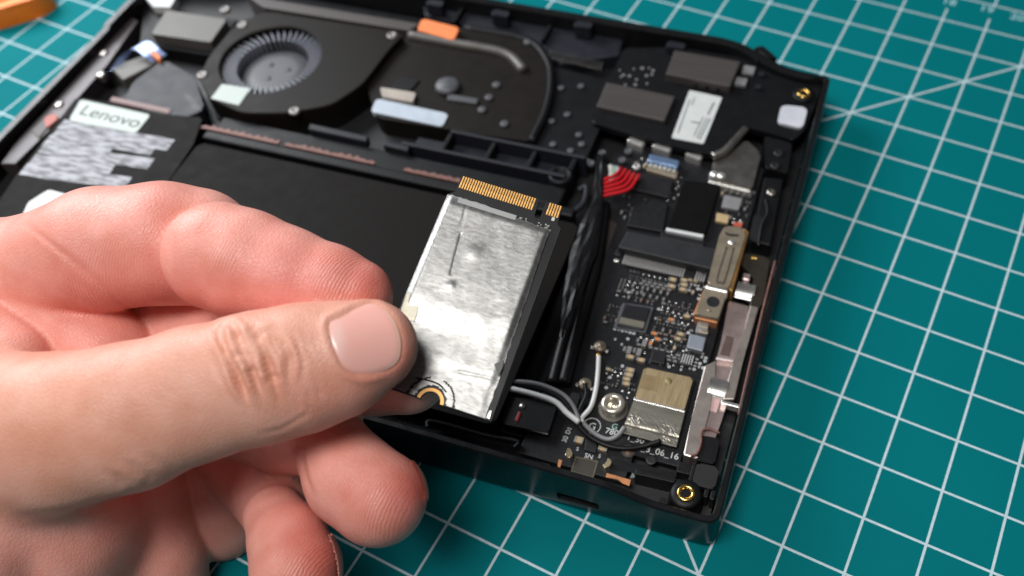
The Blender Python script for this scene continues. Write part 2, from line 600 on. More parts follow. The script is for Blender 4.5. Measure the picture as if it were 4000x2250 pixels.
lathe('screw_post', [(3.2, 4), (3.2, 10.6), (2.8, 11), (2.0, 11), (1.9, 6), (0.001, 6)], q, BLACK, dev)

# ---- left fan
fan = prism('fan_housing', rnd_poly(dq([(768, 300), (811, 213), (917, 87), (1033, 36), (1594, 126), (1541, 174), (1420, 333), (1299, 415), (1115, 449), (942, 449), (806, 386)], 12.2), 3.0), 4, 5.6, BLACK, dev, bevel=0.3)
fc = dv(1058, 228, 12.6)
frr = 14.6
# cover plate with a round opening
outer = rnd_poly(dq([(775, 300), (816, 216), (920, 92), (1036, 42), (1588, 129), (1536, 174), (1416, 330), (1296, 410), (1115, 442), (942, 442), (812, 382)], 12.6), 3.0, 6)
bm = bmesh.new()
K = 96
ang0 = [2 * math.pi * i / K for i in range(K)]


def ray_poly(c, a, poly):
    d = (math.cos(a), math.sin(a))
    best = 1e9
    for i in range(len(poly)):
        p, q = poly[i], poly[(i + 1) % len(poly)]
        ex, ey = q[0] - p[0], q[1] - p[1]
        den = d[0] * ey - d[1] * ex
        if abs(den) < 1e-9:
            continue
        t = ((p[0] - c[0]) * ey - (p[1] - c[1]) * ex) / den
        u = ((p[0] - c[0]) * d[1] - (p[1] - c[1]) * d[0]) / den
        if t > 0 and -1e-6 <= u <= 1 + 1e-6:
            best = min(best, t)
    return best


rows = []
for a in ang0:
    R = ray_poly(fc, a, outer)
    ca, sa = math.cos(a), math.sin(a)
    rows.append([bm.verts.new((fc[0] + ca * r, fc[1] + sa * r, z)) for r, z in
                 ((R, 5.2), (R, 12.3), (R - 0.3, 12.6), (frr + 0.4, 12.6), (frr, 12.3), (frr, 11.6), (frr + 0.8, 11.4), (R - 1.0, 11.4), (R - 1.0, 5.2))])
for i in range(K):
    a, b = rows[i], rows[(i + 1) % K]
    for j in range(8):
        bm.faces.new((a[j], b[j], b[j + 1], a[j + 1]))
from_bm('fan_cover', bm, BRNBLK, fan)
# open well of the fan: the housing top is hidden below a dark ring
lathe('fan_well', [(frr + 1.6, 5.6), (frr + 1.6, 5.7), (9, 5.7), (0.001, 5.7)], fc, DARK, fan, n=48)
hubc = (fc[0] + 0.4, fc[1] - 0.6)
lathe('fan_hub', [(9.9, 5.7), (9.9, 7.6), (9.3, 8.2), (6, 8.5), (2, 8.4), (0.001, 8.4)], hubc, HUB, fan, n=48)
for a_ in (0.4, 2.5, 4.6):
    lathe('hub_bump', [(1.0, 8.3), (0.9, 8.55), (0.001, 8.6)], (hubc[0] + 3.6 * math.cos(a_), hubc[1] + 3.6 * math.sin(a_)), HUB, fan, n=12)
bm = bmesh.new()
prism_bm(bm, [(10.3, -0.28), (12.6, 0.1), (15.2, 1.1), (15.2, 1.55), (12.5, 0.6), (10.3, 0.28)], 0, 5.5, 0.05, 1)
bl0 = from_bm('blade', bm, FANP, fan)
for i in range(46):
    o = bl0 if i == 0 else bl0.copy()
    if i:
        COL.objects.link(o)
    o.location = (hubc[0] * S, hubc[1] * S, 5.72 * S)
    o.rotation_euler = (0, 0, 2 * math.pi * i / 46)
prism('fan_label', dq([(867, 328), (978, 345), (932, 411), (823, 384)], 12.7), 12.55, 12.7, LBLG, fan, bevel=0)
for p in ((946, 94), (789, 290), (1149, 430), (1531, 135), (878, 34)):
    q = dv(*p, 12.9)
    lathe('screw', [(1.6, 12), (1.6, 12.8), (1.2, 13.0), (0.5, 13.0), (0.4, 12.7), (0.001, 12.7)], q, mat('dark screw steel', (0.22, 0.21, 0.2), 0.4, 0.6), fan, n=16)
prism('fin_cover', dq([(960, -20), (1640, 92), (1600, 118), (1030, 28)], 12.4), 5, 12.4, GREYB, dev, bevel=0.3)
prism('heat_pipe_plate', rnd_poly(dq([(650, 40), (886, 74), (822, 165), (590, 132)], 12.4), 0.6), 6, 12.4, GREYM, dev, bevel=0.4)
prism('heat_pipe_base', dq([(560, 20), (930, 74), (880, 130), (830, 215), (545, 170)], 9), 4, 8.8, BLACK, dev)
prism('white_pad', rnd_poly(dq([(560, -20), (690, -15), (664, 28), (600, 26)], 12.6), 0.5), 10, 12.6, WHITE, dev)
# flat cable with shiny film near the left wall
prism('flat_cable_socket', dq([(430, 262), (610, 200), (628, 236), (480, 312)], 9.6), 5, 9.6, GREYM, dev, bevel=0.3)
film = mat('shiny blue film', (0.35, 0.45, 0.75), 0.2, 0.5, var=0.5, scale=160)
bm = bmesh.new()
fp = catmull([tuple(dv(452, 268, 10)), tuple(dv(500, 205, 11.6)), tuple(dv(548, 178, 12.4)), tuple(dv(590, 205, 11.8)), tuple(dv(620, 232, 10.2))], 6)
vs = []
for p in fp:
    vs.append((bm.verts.new(p + np.array([-1.2, -1.9, 0])), bm.verts.new(p + np.array([1.2, 2.1, 0.3]))))
for a, b in zip(vs[:-1], vs[1:]):
    bm.faces.new((a[0], a[1], b[1], b[0]))
bmesh.ops.solidify(bm, geom=bm.faces[:], thickness=0.18)
from_bm('flat_cable_film', bm, film, dev, smooth=True)
prism('orange_tab', dq([(578, 182), (626, 215), (624, 236), (590, 212)], 12), 10, 12, ORANGE, dev, bevel=0.2)
prism('speaker_box', rnd_poly(dq([(520, 320), (640, 232), (760, 300), (800, 430), (690, 470), (480, 400)], 10.6), 2), 4, 10.6, BLUEG, dev, bevel=0.6, segs=3)
prism('speaker_slit', rnd_poly(dq([(712, 360), (742, 372), (790, 430), (760, 432)], 10.7), 0.5), 10.2, 10.66, DARK, dev, bevel=0)
prism('pink_strip', dq([(440, 378), (672, 428), (660, 446), (428, 396)], 10.6), 8, 10.9, mat('dusty pink strip', (0.24, 0.165, 0.16), 0.6), dev, bevel=0.3)
# left side rail
prism('side_rail', dq([(0, 640), (60, 560), (440, 150), (500, 60), (540, 80), (420, 250), (200, 500), (60, 640)], 9.8), 4, 9.8, mat('smoky rail', (0.055, 0.047, 0.050), 0.4, 0.3), dev, bevel=0.3)
prism('rail_pad', rnd_poly(dq([(170, 460), (215, 440), (228, 462), (180, 500)], 10.4), 0.8), 8, 10.4, PINKB, dev, bevel=0.3)
prism('rail_plate', dq([(118, 508), (176, 466), (196, 486), (150, 540)], 10.1), 8, 10.1, GREYB, dev, bevel=0.2)
for p in ((227, 406), (402, 205), (392, 288)):
    q = dv(*p, 10.2)
    lathe('screw', [(1.5, 8), (1.5, 10), (1.1, 10.4), (0.001, 10.3)], q, DULL, dev, n=16)

# ---- right fan area: dark heat spreader with raised curved lip
spread = prism('heat_spreader', rnd_poly(dq([(1430, 330), (1600, 120), (1815, 106), (2060, 150), (2140, 240), (2154, 367), (2076, 555), (1762, 507), (1470, 460)], 10.2), 3), 4, 10.2, BRNBLK, dev, bevel=0.5)
tube('spreader_lip', [dv(1600, 138, 10.6), dv(1760, 168, 10.6), dv(1930, 198, 10.6), dv(2000, 226, 10.6), dv(2046, 275, 10.5)], 1.5, mat('worn grey lip', (0.10, 0.095, 0.09), 0.42, 0.3), spread, k=12)
tube('spreader_rim', [dv(1815, 110, 9.8), dv(2050, 155, 9.8), dv(2136, 235, 9.8), dv(2152, 330, 9.8), dv(2130, 440, 9.8), dv(2076, 555, 9.8)], 1.2, BLACK, spread, k=10)
prism('thermal_pad', rnd_poly(dq([(1629, 116), (1648, 72), (1795, 108), (1771, 158)], 12.2), 1.0), 9, 12.2, ORANGE, dev, bevel=0.4)
prism('beige_connector', rnd_poly(dq([(1484, 340), (1625, 362), (1612, 398), (1492, 376)], 11.4), 0.5), 9, 11.4, mat('beige nylon', (0.36, 0.32, 0.28), 0.5), spread, bevel=0.3)
bl = prism('blue_label', rnd_poly(dq([(1470, 384), (1753, 444), (1728, 495), (1448, 436)], 10.5), 1.2), 9, 10.5, BLUEW, spread, bevel=0.25)
lathe('spreader_knob', [(3.6, 10), (3.4, 11.4), (2.8, 11.9), (0.001, 12.0)], dv(1746, 330, 11.5), HUB, spread)
prism('knob_bar', dq([(1752, 366), (1870, 385), (1862, 405), (1745, 388)], 10.8), 10, 10.9, HUB, spread, bevel=0.25)
prism('spreader_pad', dq([(1560, 300), (1640, 312), (1600, 360), (1520, 345)], 10.6), 10, 10.7, BLACK, spread)
for p in ((1939, 328), (1910, 377), (1883, 425), (1970, 480), (2062, 160)):
    lathe('rivet', [(1.3, 10), (1.2, 10.7), (0.7, 10.9), (0.001, 10.8)], dv(*p, 10.8), HUB, spread, n=14)
wing = prism('board_cover', rnd_poly(dq([(2165, 260), (2320, 300), (2420, 330), (2290, 620), (2060, 575)], 9.0), 1), 4, 9.0, BLACK, dev)
for p in ((2270, 333), (2192, 340), (2216, 444), (2261, 523), (2272, 560), (2229, 585), (2160, 560), (2155, 470)):
    lathe('rivet', [(1.0, 9), (0.9, 9.5), (0.5, 9.6), (0.001, 9.4)], dv(*p, 9.6), HUB, wing, n=14)

# ---- back wall liner, clips, vent
prism('back_liner', dq([(1640, -30), (2440, 130), (2420, 215), (2190, 250), (2060, 150), (1660, 60)], 8.5), 4, 8.5, BLUEG, dev, bevel=0.5)
for p in ((1955, 53), (2279, 97), (2640, 178), (1700, 12)):
    q = dv(*p, 12.8)
    prism('rim_clip', rnd_poly(rect(q[0], q[1], 5.2, 2.6), 0.6), 9, 13.0, BLUEG, dev, bevel=0.3)
for p in ((1790, 60), (2135, 130)):
    q = dv(*p, 10)
    prism('vent_divider', rect(q[0], q[1], 1.2, 7), 5, 10.5, BLACK, dev, bevel=0.2)
va, vb = dv(2150, 212, 9.2), dv(2348, 256, 9.2)
for i in range(15):
    t = i / 14
    q = va + (vb - va) * t
    prism('vent_bar', rect(q[0], q[1], 0.35, 3.4, 0.1), 8.4, 9.3, DULL, dev, bevel=0.08, segs=1)

# ---- top right black cover with blocks and labels
cover = prism('corner_cover_plate', rnd_poly(dq([(2437, 187), (2640, 185), (2900, 225), (3021, 245), (3100, 300), (3214, 332), (3147, 506), (3098, 549), (3021, 525), (2915, 496), (2871, 535), (2790, 606), (2700, 590), (2451, 522), (2309, 478), (2380, 310)], 10.4), 1.2), 8.6, 10.4, BLACK, dev, bevel=0.4)
prism('grey_block', dq([(2635, 195), (2893, 240), (2852, 337), (2601, 288)], 13.0), 10, 13.0, GREYB, cover, bevel=0.3)
for i in range(5):
    p = dv(2640 + 42 * i, 302 + 10 * i, 11)
    prism('block_tooth', rect(p[0], p[1], 0.9, 2.6), 10.2, 11.6, BLACK, cover, bevel=0.15)
prism('brown_block', dq([(2369, 320), (2637, 375), (2596, 472), (2330, 414)], 11.6), 10, 11.6, GREYB, cover, bevel=0.3)
lb = prism('parts_label', rnd_poly(dq([(2693, 352), (2821, 380), (2748, 562), (2623, 538)], 10.62), 0.6), 10.4, 10.62, WHITE, cover, bevel=0)
for (p0, p1, wd) in (((2695, 388), (2648, 520), 0.35), ((2775, 462), (2732, 545), 0.4), ((2762, 460), (2722, 540), 0.35), ((2700, 475), (2735, 482), 0.5), ((2748, 456), (2710, 532), 0.3), ((2790, 400), (2765, 448), 0.5), ((2715, 380), (2702, 410), 0.3)):
    A, B = dv(*p0, 10.64), dv(*p1, 10.64)
    prism('label_print', rect((A[0] + B[0]) / 2, (A[1] + B[1]) / 2, float(np.hypot(*(B - A)[:2])), wd, math.atan2(B[1] - A[1], B[0] - A[0])), 10.6, 10.635, mat('faded print', (0.13, 0.135, 0.14), 0.6), lb, bevel=0)
prism('white_sticker', rnd_poly(dq([(3052, 408), (3157, 420), (3135, 502), (3036, 478)], 11.2), 1.6), 10.4, 11.2, mat('white foam sticker', (0.50, 0.52, 0.58), 0.6), cover, bevel=0.3)
for x, y, sz in ((2925, 275, 3.2), (2895, 320, 3.0), (2975, 290, 1.6), (2962, 340, 1.6)):
    q = dv(x, y, 11)
    prism('grey_component', rect(q[0], q[1], sz, sz), 10.3, 11.3, GREYC if sz > 2 else BLUEG, cover, bevel=0.15)
for i in range(14):
    q = dv(random.uniform(2410, 2560), random.uniform(255, 335), 10.6)
    prism('cover_speck', rect(q[0], q[1], random.uniform(.4, 1.1), random.uniform(.4, .9)), 10.3, 10.7, GREYC, cover, bevel=0.08)
q = dv(3140, 364, 11.4)
lathe('screw_boss', [(3.0, 10), (2.8, 11.2), (1.9, 11.3)], q, BLACK, dev)
lathe('brass_insert', [(1.75, 10.8), (1.75, 11.6), (1.3, 11.7), (1.0, 11.4), (0.95, 10.2), (0.001, 10.2)], q, BRASS, dev)
tube('silver_cable', [dv(2782, 610, 10.8), dv(2830, 590, 11.0), dv(2872, 548, 11.1), dv(2912, 504, 10.9)], 1.0, DULL, dev)
for a, b in (((2456, 528), (2519, 552)), ((2553, 548), (2625, 572)), ((2683, 580), (2746, 602))):
    A, B = dv(*a, 9.8), dv(*b, 9.8)
    prism('spring_clip', rect((A[0] + B[0]) / 2, (A[1] + B[1]) / 2 - 0.7, float(np.hypot(*(B - A)[:2])), 2.0, math.atan2(B[1] - A[1], B[0] - A[0])), 7, 9.4, SILV, dev, bevel=0.6, segs=3)
# side bracket and right inner wall pieces
brk = prism('side_bracket', rnd_poly(dq([(2985, 530), (3095, 560), (3075, 680), (2990, 655)], 10.0), 0.8), 4, 10.0, BLACK, dev, bevel=0.3)
for p in ((3043, 596), (3030, 645)):
    lathe('screw', [(1.4, 9.8), (1.3, 10.3), (0.5, 10.3), (0.001, 10.0)], dv(*p, 10.2), CHIP, brk, n=16)
sidep = prism('side_plate', dq([(2985, 690), (3060, 700), (3010, 960), (2940, 940)], 8.6), 4, 8.6, BLACK, dev, bevel=0.3)
lathe('screw', [(1.3, 8.5), (1.2, 9.0), (0.4, 9.0), (0.001, 8.8)], dv(3015, 748, 9), DULL, sidep, n=16)
tube('bent_wire', [dv(2990, 780, 8.8), dv(2998, 830, 9.4), dv(2975, 880, 9.2), dv(2962, 960, 9)], 0.35, CHIP, dev)
prism('side_recess', rnd_poly(dq([(2945, 840), (2985, 850), (2960, 950), (2925, 935)], 8.8), 0.6), 8.2, 8.75, DARK, dev, bevel=0)

# ---- main board
PZ = 7.0
board = prism('main_board', [(-43.5, 6.0), (-20.5, 6.0), (-20.5, 12.5), (-10.8, 12.5), (-10.8, 100), (-46, 100), (-46, 74), (-41.8, 72), (-41.8, 40), (-43.5, 36)], 5.8, PZ, PCB, dev, bevel=0.1)


def bp_(px, py, z=PZ):
    return dv(px, py, z)


def chip(name, pts, h, m=CHIP, bev=0.15, r=0.0, z0=PZ):
    p = dq(pts, z0 + h)
    return prism(name, rnd_poly(p, r) if r else p, z0 - 0.05, z0 + h, m, board, bevel=bev)


# metal connector shells at the top
chip('metal_connector', [(2915, 545), (2973, 600), (2939, 735), (2775, 695), (2788, 620), (2850, 600)], 2.6, DULL, 0.5, 0.8)
chip('connector_lip', [(2775, 688), (2940, 726), (2934, 752), (2766, 712)], 1.6, SILV, 0.4)
for p in ((2790, 680), (2818, 686)):
    lathe('solder_dome', [(1.4, 7), (1.3, 10.0), (0.7, 10.5), (0.001, 10.6)], bp_(*p, 10), SILV, board, n=16)
chip('blue_connector', [(2538, 598), (2655, 626), (2648, 655), (2530, 628)], 2.2, mat('blue sheen metal', (0.25, 0.38, 0.62), 0.25, 0.7), 0.4)
chip('connector_base', [(2532, 640), (2650, 668), (2642, 695), (2524, 662)], 1.2, BRKT, 0.2)
for i in range(6):
    q = bp_(2545 + 18 * i, 640 + 4.6 * i, 8.6)
    prism('connector_pin', rect(q[0], q[1], 0.8, 1.3), 7, 8.7, SILV, board, bevel=0.2)
chip('flash_chip', [(2451, 663), (2631, 700), (2612, 772), (2440, 730)], 1.2, CHIP, 0.15)
chip('processor_tape', [(2671, 703), (2815, 717), (2756, 912), (2608, 887)], 1.5, mat('matt black film', (0.003, 0.003, 0.0035), 0.6, spec=0.1), 0.2)
chip('tape_edge', [(2604, 888), (2750, 916), (2746, 928), (2600, 900)], 1.2, mat('white film edge', (0.6, 0.62, 0.63), 0.5), 0.15)
chip('cable_frame', [(2585, 905), (2752, 940), (2748, 962), (2580, 928)], 1.0, CHIP, 0.15)
chip('module_block', [(2480, 775), (2610, 790), (2590, 905), (2450, 880)], 1.1, PCB, 0.15)
# M.2 socket
sock = chip('drive_socket', [(2451, 901), (2801, 972), (2779, 1050), (2415, 965)], 3.4, SOCK, 0.25)
sa, sb = bp_(2434, 1018), bp_(2745, 1088)
sd = (sb - sa) / np.linalg.norm(sb - sa)
Ls = float(np.linalg.norm(sb - sa))
sang = math.atan2(sd[1], sd[0])
chip('socket_base', [(2428, 985), (2775, 1062), (2764, 1100), (2416, 1022)], 0.7, CHIP, 0.1)
bm = bmesh.new()
prism_bm(bm, rect(0, 0, 0.27, 3.0), 0, 0.35, 0.05, 1)
pin0 = from_bm('socket_pin', bm, TIN, board)
first = True
for i in range(32):
    t = i / 31
    if 0.76 < t < 0.88:
        continue
    o = pin0 if first else pin0.copy()
    if not first:
        COL.objects.link(o)
    first = False
    q = sa + sd * Ls * t
    o.location = ((q[0] + 0.4) * S, (q[1] - 0.2) * S, (PZ + 0.72) * S)
    o.rotation_euler = (0, 0, sang)
for p in ((2416, 1000), (2757, 1072)):
    q = bp_(*p)
    prism('socket_peg', rect(q[0], q[1], 1.5, 1.8, sang), 7, 8.4, BLUEG, board, bevel=0.2)
    prism('solder_tab', rect(q[0], q[1] - 1.6, 1.2, 0.8, sang), 7, 7.4, SILV, board, bevel=0.1)
# slim bracket over the board edge
bk = chip('retention_bracket', [(2830, 882), (2906, 888), (2910, 925), (2846, 1127), (2762, 1108), (2808, 925)], 4.2, [BRKT], 0.35, 0.8)
chip('bracket_flange', [(2906, 890), (2926, 905), (2862, 1140), (2845, 1128), (2908, 925)], 3.8, BRKTS, 0.2)
tube('bracket_groove', [bp_(2838, 965, 11.22), bp_(2800, 1090, 11.22), bp_(2815, 1103, 11.22), bp_(2830, 1095, 11.22), bp_(2866, 968, 11.22)], 0.2, mat('groove brown', (0.07, 0.055, 0.04), 0.5), board, k=6)
lathe('bracket_dimple', [(0.9, 11.1), (0.8, 11.4), (0.001, 11.45)], bp_(2858, 945, 11.4), SILV, board, n=14)
tube('bracket_slot', [bp_(2834, 910, 11.2), bp_(2850, 917, 11.25), bp_(2884, 920, 11.2)], 0.3, DARK, board, k=6)
chip('screw_bracket', [(2756, 1112), (2842, 1132), (2806, 1244), (2716, 1226)], 3.4, BRKT, 0.35, 0.5)
chip('bracket_fold', [(2758, 1110), (2845, 1130), (2842, 1144), (2754, 1124)], 3.9, SILV, 0.3)
chip('bracket_copper_edge', [(2744, 1140), (2756, 1120), (2722, 1226), (2708, 1226)], 3.1, COPPR2, 0.2)
chip('bracket_copper_edge', [(2716, 1228), (2806, 1247), (2802, 1262), (2714, 1242)], 2.2, COPPR2, 0.2)
q = bp_(2785, 1178, 10.5)
lathe('bracket_hole', [(1.55, 10.2), (1.5, 10.46), (1.3, 10.44), (0.001, 10.42)], q, DARK, board, n=24)
lathe('bracket_pip', [(0.45, 10.3), (0.35, 10.55), (0.001, 10.6)], bp_(2769, 1212, 10.5), BRKT, board, n=12)
# big shielded chip
sh = chip('controller_chip', [(2433, 1182), (2554, 1200), (2523, 1300), (2397, 1278)], 0.5, mat('blue grey underfill', (0.07, 0.075, 0.09), 0.5), 0.15)
chip('controller_lid', [(2440, 1186), (2542, 1202), (2512, 1288), (2408, 1270)], 1.0, CHIP, 0.2)
chip('chip_marking', [(2425, 1238), (2518, 1258), (2512, 1282), (2416, 1262)], 1.04, mat('olive grey print', (0.15, 0.14, 0.11), 0.5), 0)
# radio module: gilded can and silver foil
mod = chip('radio_module', [(2514, 1433), (2716, 1477), (2645, 1745), (2424, 1686)], 1.2, CHIP, 0.1, 0.4)
chip('shield_can', [(2517, 1434), (2708, 1476), (2672, 1606), (2480, 1556)], 2.1, MODG, 0.3, 0.7)
# crumpled foil
A_, B_, C_, D_ = (bp_(*p, 9.2)[:2] for p in ((2478, 1557), (2676, 1606), (2642, 1742), (2428, 1686)))
bm = bmesh.new()
gv = []
for j in range(25):
    row = []
    for i in range(33):
        u, v = i / 32, j / 24
        p = (A_ * (1 - u) + B_ * u) * (1 - v) + (D_ * (1 - u) + C_ * u) * v
        cr_ = math.exp(-((u - 0.12) ** 2 + (v - 0.6) ** 2) * 30) + math.exp(-((u - 0.78) ** 2 + (v - 0.72) ** 2) * 22)
        z = 9.12 - 0.5 * sstep(0.72, 0.8, v) + cr_ * random.uniform(-0.10, 0.10) + random.uniform(-.005, .005)
        row.append(bm.verts.new((p[0], p[1], z)))
    gv.append(row)
for j in range(24):
    for i in range(32):
        bm.faces.new((gv[j][i], gv[j][i + 1], gv[j + 1][i + 1], gv[j + 1][i]))
bmesh.ops.solidify(bm, geom=bm.faces[:], thickness=0.12)
from_bm('shield_foil', bm, MODS, board)
prism('foil_seam', dq([(2478, 1553), (2676, 1602), (2674, 1609), (2476, 1560)], 9.25), 9.0, 9.24, SILV, board, bevel=0.05)
chip('can_mark', [(2514, 1460), (2585, 1475), (2570, 1530), (2496, 1515)], 2.13, mat('brown stamp', (0.30, 0.22, 0.12), 0.5, 0.6), 0, 0.3)
lathe('can_dot', [(0.8, 9.05), (0.75, 9.14), (0.001, 9.14)], bp_(2612, 1488, 9.1), mat('olive dot', (0.25, 0.20, 0.09), 0.5, 0.4), board, n=16)
# standoff
so = bp_(2395, 1590, 8)
lathe('standoff', [(3.2, 7.0), (3.2, 7.5), (2.75, 7.6), (2.65, 8.0), (2.6, 9.4), (2.35, 9.9), (1.5, 10.0), (1.25, 9.6), (1.2, 7.3), (0.001, 7.3)], so, NICK, board, n=40)
# antenna connectors and cables
for p in ((2344, 1352), (2285, 1498)):
    q = bp_(*p, 8)
    lathe('antenna_plug', [(1.45, 7), (1.45, 7.9), (1.2, 8.3), (0.7, 8.3), (0.6, 8.6), (0.001, 8.7)], q, BRKT, board, n=20)
    for s in (-1, 1):
        prism('plug_tab', rect(q[0] + s * 1.7, q[1] - 0.4, 0.7, 0.8), 7, 7.5, SILV, board, bevel=0.1)
prism('plug_sleeve', dq([(2330, 1378), (2348, 1380), (2346, 1402), (2328, 1400)], 8.2), 7.2, 8.4, BRKTS, board, bevel=0.3)
WHTC = [bp_(2339, 1392, 8.2), bp_(2336, 1450, 8.1), bp_(2328, 1520, 8.0), bp_(2308, 1590, 8.0), bp_(2272, 1634, 8.2), bp_(2276, 1650, 8.3), bp_(2300, 1674, 8.2),
        bp_(2336, 1702, 8.2), bp_(2378, 1716, 8.3), bp_(2414, 1700, 8.6), bp_(2440, 1668, 9.0)]
tube('antenna_cable', WHTC[:6], 0.52, WHTW, dev, k=12)
tube('antenna_cable', WHTC[5:], 0.50, GRYW, dev, k=12)
tube('antenna_cable', [bp_(2285, 1500, 8.3), bp_(2290, 1545, 8.2), bp_(2266, 1600, 8.1), bp_(2258, 1640, 8.4), bp_(2276, 1680, 8.4), bp_(2312, 1712, 8.4), bp_(2370, 1740, 8.3),
                       bp_(2440, 1752, 8.2), bp_(2510, 1744, 8.2), bp_(2582, 1722, 8.6)], 0.55, BLKW, dev, k=12)
tube('antenna_cable', [dv(1940, 1500, 9.6), dv(2000, 1490, 9.8), dv(2100, 1500, 9.8), dv(2190, 1535, 9.6), dv(2236, 1580, 9.2), dv(2262, 1640, 8.9)], 0.46, GRYW, dev, k=12)
tube('antenna_cable', [dv(1940, 1508, 9.6), dv(2010, 1522, 9.9), dv(2100, 1545, 9.9), dv(2172, 1572, 9.7), dv(2216, 1614, 9.2), dv(2262, 1650, 8.9)], 0.62, WHTW, dev, k=12)
tube('antenna_cable', [dv(1940, 1498, 9.2), dv(2080, 1512, 9.2), dv(2180, 1548, 9.1), dv(2230, 1600, 8.9), dv(2270, 1660, 8.4)], 0.5, BLKW, dev, k=12)
# connector block left of the board
cb = prism('power_connector', rnd_poly(dq([(1985, 1545), (2178, 1578), (2142, 1692), (1960, 1655)], 9.2), 0.6), 5, 9.2, BLACK, dev, bevel=0.3)
prism('connector_latch', dq([(2042, 1664), (2142, 1690), (2140, 1698), (2040, 1672)], 9.0), 8.5, 9.05, DULL, cb, bevel=0.1)
prism('red_tab', dq([(2012, 1640), (2026, 1606), (2036, 1612), (2022, 1650)], 9.3), 9, 9.4, mat('red tab', (0.30, 0.01, 0.02), 0.4), cb, bevel=0.1)
lathe('connector_pip', [(0.8, 9), (0.7, 9.4), (0.001, 9.45)], dv(2040, 1584, 9.4), DULL, cb, n=12)
prism('cable_guide', rnd_poly(dq([(2232, 1530), (2268, 1540), (2240, 1632), (2206, 1612)], 8.6), 0.4), 5, 8.6, CHIP, dev, bevel=0.2)
tube('pocket_rib', [dv(1670, 1672, 8), dv(1690, 1645, 8), dv(1900, 1700, 8), dv(2020, 1724, 8), dv(2010, 1750, 8)], 0.5, BLACK, dev, k=8)
prism('pocket_ledge', dq([(1560, 1640), (2060, 1760), (2170, 1790), (2150, 1820), (1540, 1680)], 5.2), 3.9, 5.2, BLACK, dev, bevel=0.3)

# ---- wires and tape between battery and board
# crumpled glossy wrap running down from the red wires
bm = bmesh.new()
spine = [(2352, 606, 22), (2346, 660, 30), (2340, 720, 36), (2334, 780, 44), (2318, 850, 64), (2296, 930, 86), (2272, 1010, 88), (2250, 1090, 76), (2232, 1170, 60), (2214, 1250, 44), (2196, 1320, 26)]
gv = []
rs_t = np.random.RandomState(11)
sp = catmull([np.array(p, float) for p in spine], 2)
for i, p in enumerate(sp):
    row = []
    for j in range(6):
        t = j / 5 - 0.5
        fold = 0.30 * abs(math.sin(j * 1.3 + 0.5 * math.sin(i * 0.9))) + 0.22 * rs_t.uniform(-.5, .5)
        q = dv(p[0] + p[2] * t + rs_t.uniform(-3, 3), p[1] + p[2] * t * 0.3 + rs_t.uniform(-4, 4), 11.6)
        row.append(bm.verts.new((q[0], q[1], 11.3 + fold + 0.5 * (1 - 4 * t * t))))
    gv.append(row)
for a, b in zip(gv[:-1], gv[1:]):
    for j in range(5):
        bm.faces.new((a[j], a[j + 1], b[j + 1], b[j]))
bmesh.ops.triangulate(bm, faces=bm.faces[:])
bmesh.ops.solidify(bm, geom=bm.faces[:], thickness=0.1)
from_bm('crumpled_tape', bm, mat('glossy black wrap', (0.004, 0.004, 0.005), 0.38, bump=0.25, bscale=600, spec=0.25), dev)
for i in range(5):
    f = i / 4
    tube('red_wire', [dv(2322, 728 + 46 * f, 11.0), dv(2362, 702 + 62 * f, 11.3 - 0.3 * f), dv(2398 + 52 * f, 686 + 56 * f, 11.2 - 0.5 * f), dv(2416 + 66 * f, 672 + 34 * f, 10.2), dv(2424 + 72 * f, 656 + 28 * f, 9.0)], 0.43, REDW, dev)
for i in range(3):
    tube('green_wire' if i else 'pale_wire', [dv(2384 + 13 * i, 648 + 3 * i, 9.0), dv(2386 + 13 * i, 672, 9.3), dv(2384 + 11 * i, 704 - 6 * i, 9.0)], 0.5, (WHTW, GRNW, mat('pale blue wire sheath', (0.35, 0.45, 0.52), 0.4))[i], dev)
prism('wire_socket', dq([(2378, 640), (2500, 668), (2496, 690), (2374, 660)], 8.6), 6, 8.6, BLACK, dev, bevel=0.2)
for i in range(5):
    q = dv(2430 + 17 * i, 676 + 4 * i, 8.9)
    prism('crimp', rect(q[0], q[1], 0.7, 1.4), 8.2, 9.0, DULL, dev, bevel=0.15)
for x0, w0 in ((2342, 0), (2300, 1)):
    tube('black_cable', [dv(x0 + 20, 800, 8), dv(x0 - 10, 1000, 8.4), dv(x0 - 60, 1200, 8.4), dv(x0 - 110, 1380, 8.4), dv(x0 - 140, 1500, 8.6)], 1.5, BLKW, dev, k=12)
prism('cable_channel', [(-49.4, 10), (-44, 10), (-44, 72), (-49.4, 72)], 4, 6.2, BLACK, dev, bevel=0.2)
prism('channel_plate', dq([(2330, 830), (2420, 850), (2380, 1000), (2290, 960)], 6.6), 4, 6.6, mat('dim brown plate', (0.03, 0.022, 0.02), 0.5), dev, bevel=0.2)
tube('black_cable', [dv(2262, 745, 9), dv(2290, 730, 9.4), dv(2282, 790, 9.6), dv(2240, 830, 9.6)], 0.8, BLUEG, dev)
for p in ((2228, 585), (2262, 616), (2290, 625), (2308, 633), (2353, 593), (2431, 621), (2487, 646), (2455, 586)):
    q = dv(*p, 8.6)
    lathe('board_screw', [(1.0, 7), (1.0, 8.4), (0.75, 8.55), (0.5, 8.4), (0.001, 8.35)], q, SILV if p[0] == 2487 else HUB, dev, n=16)

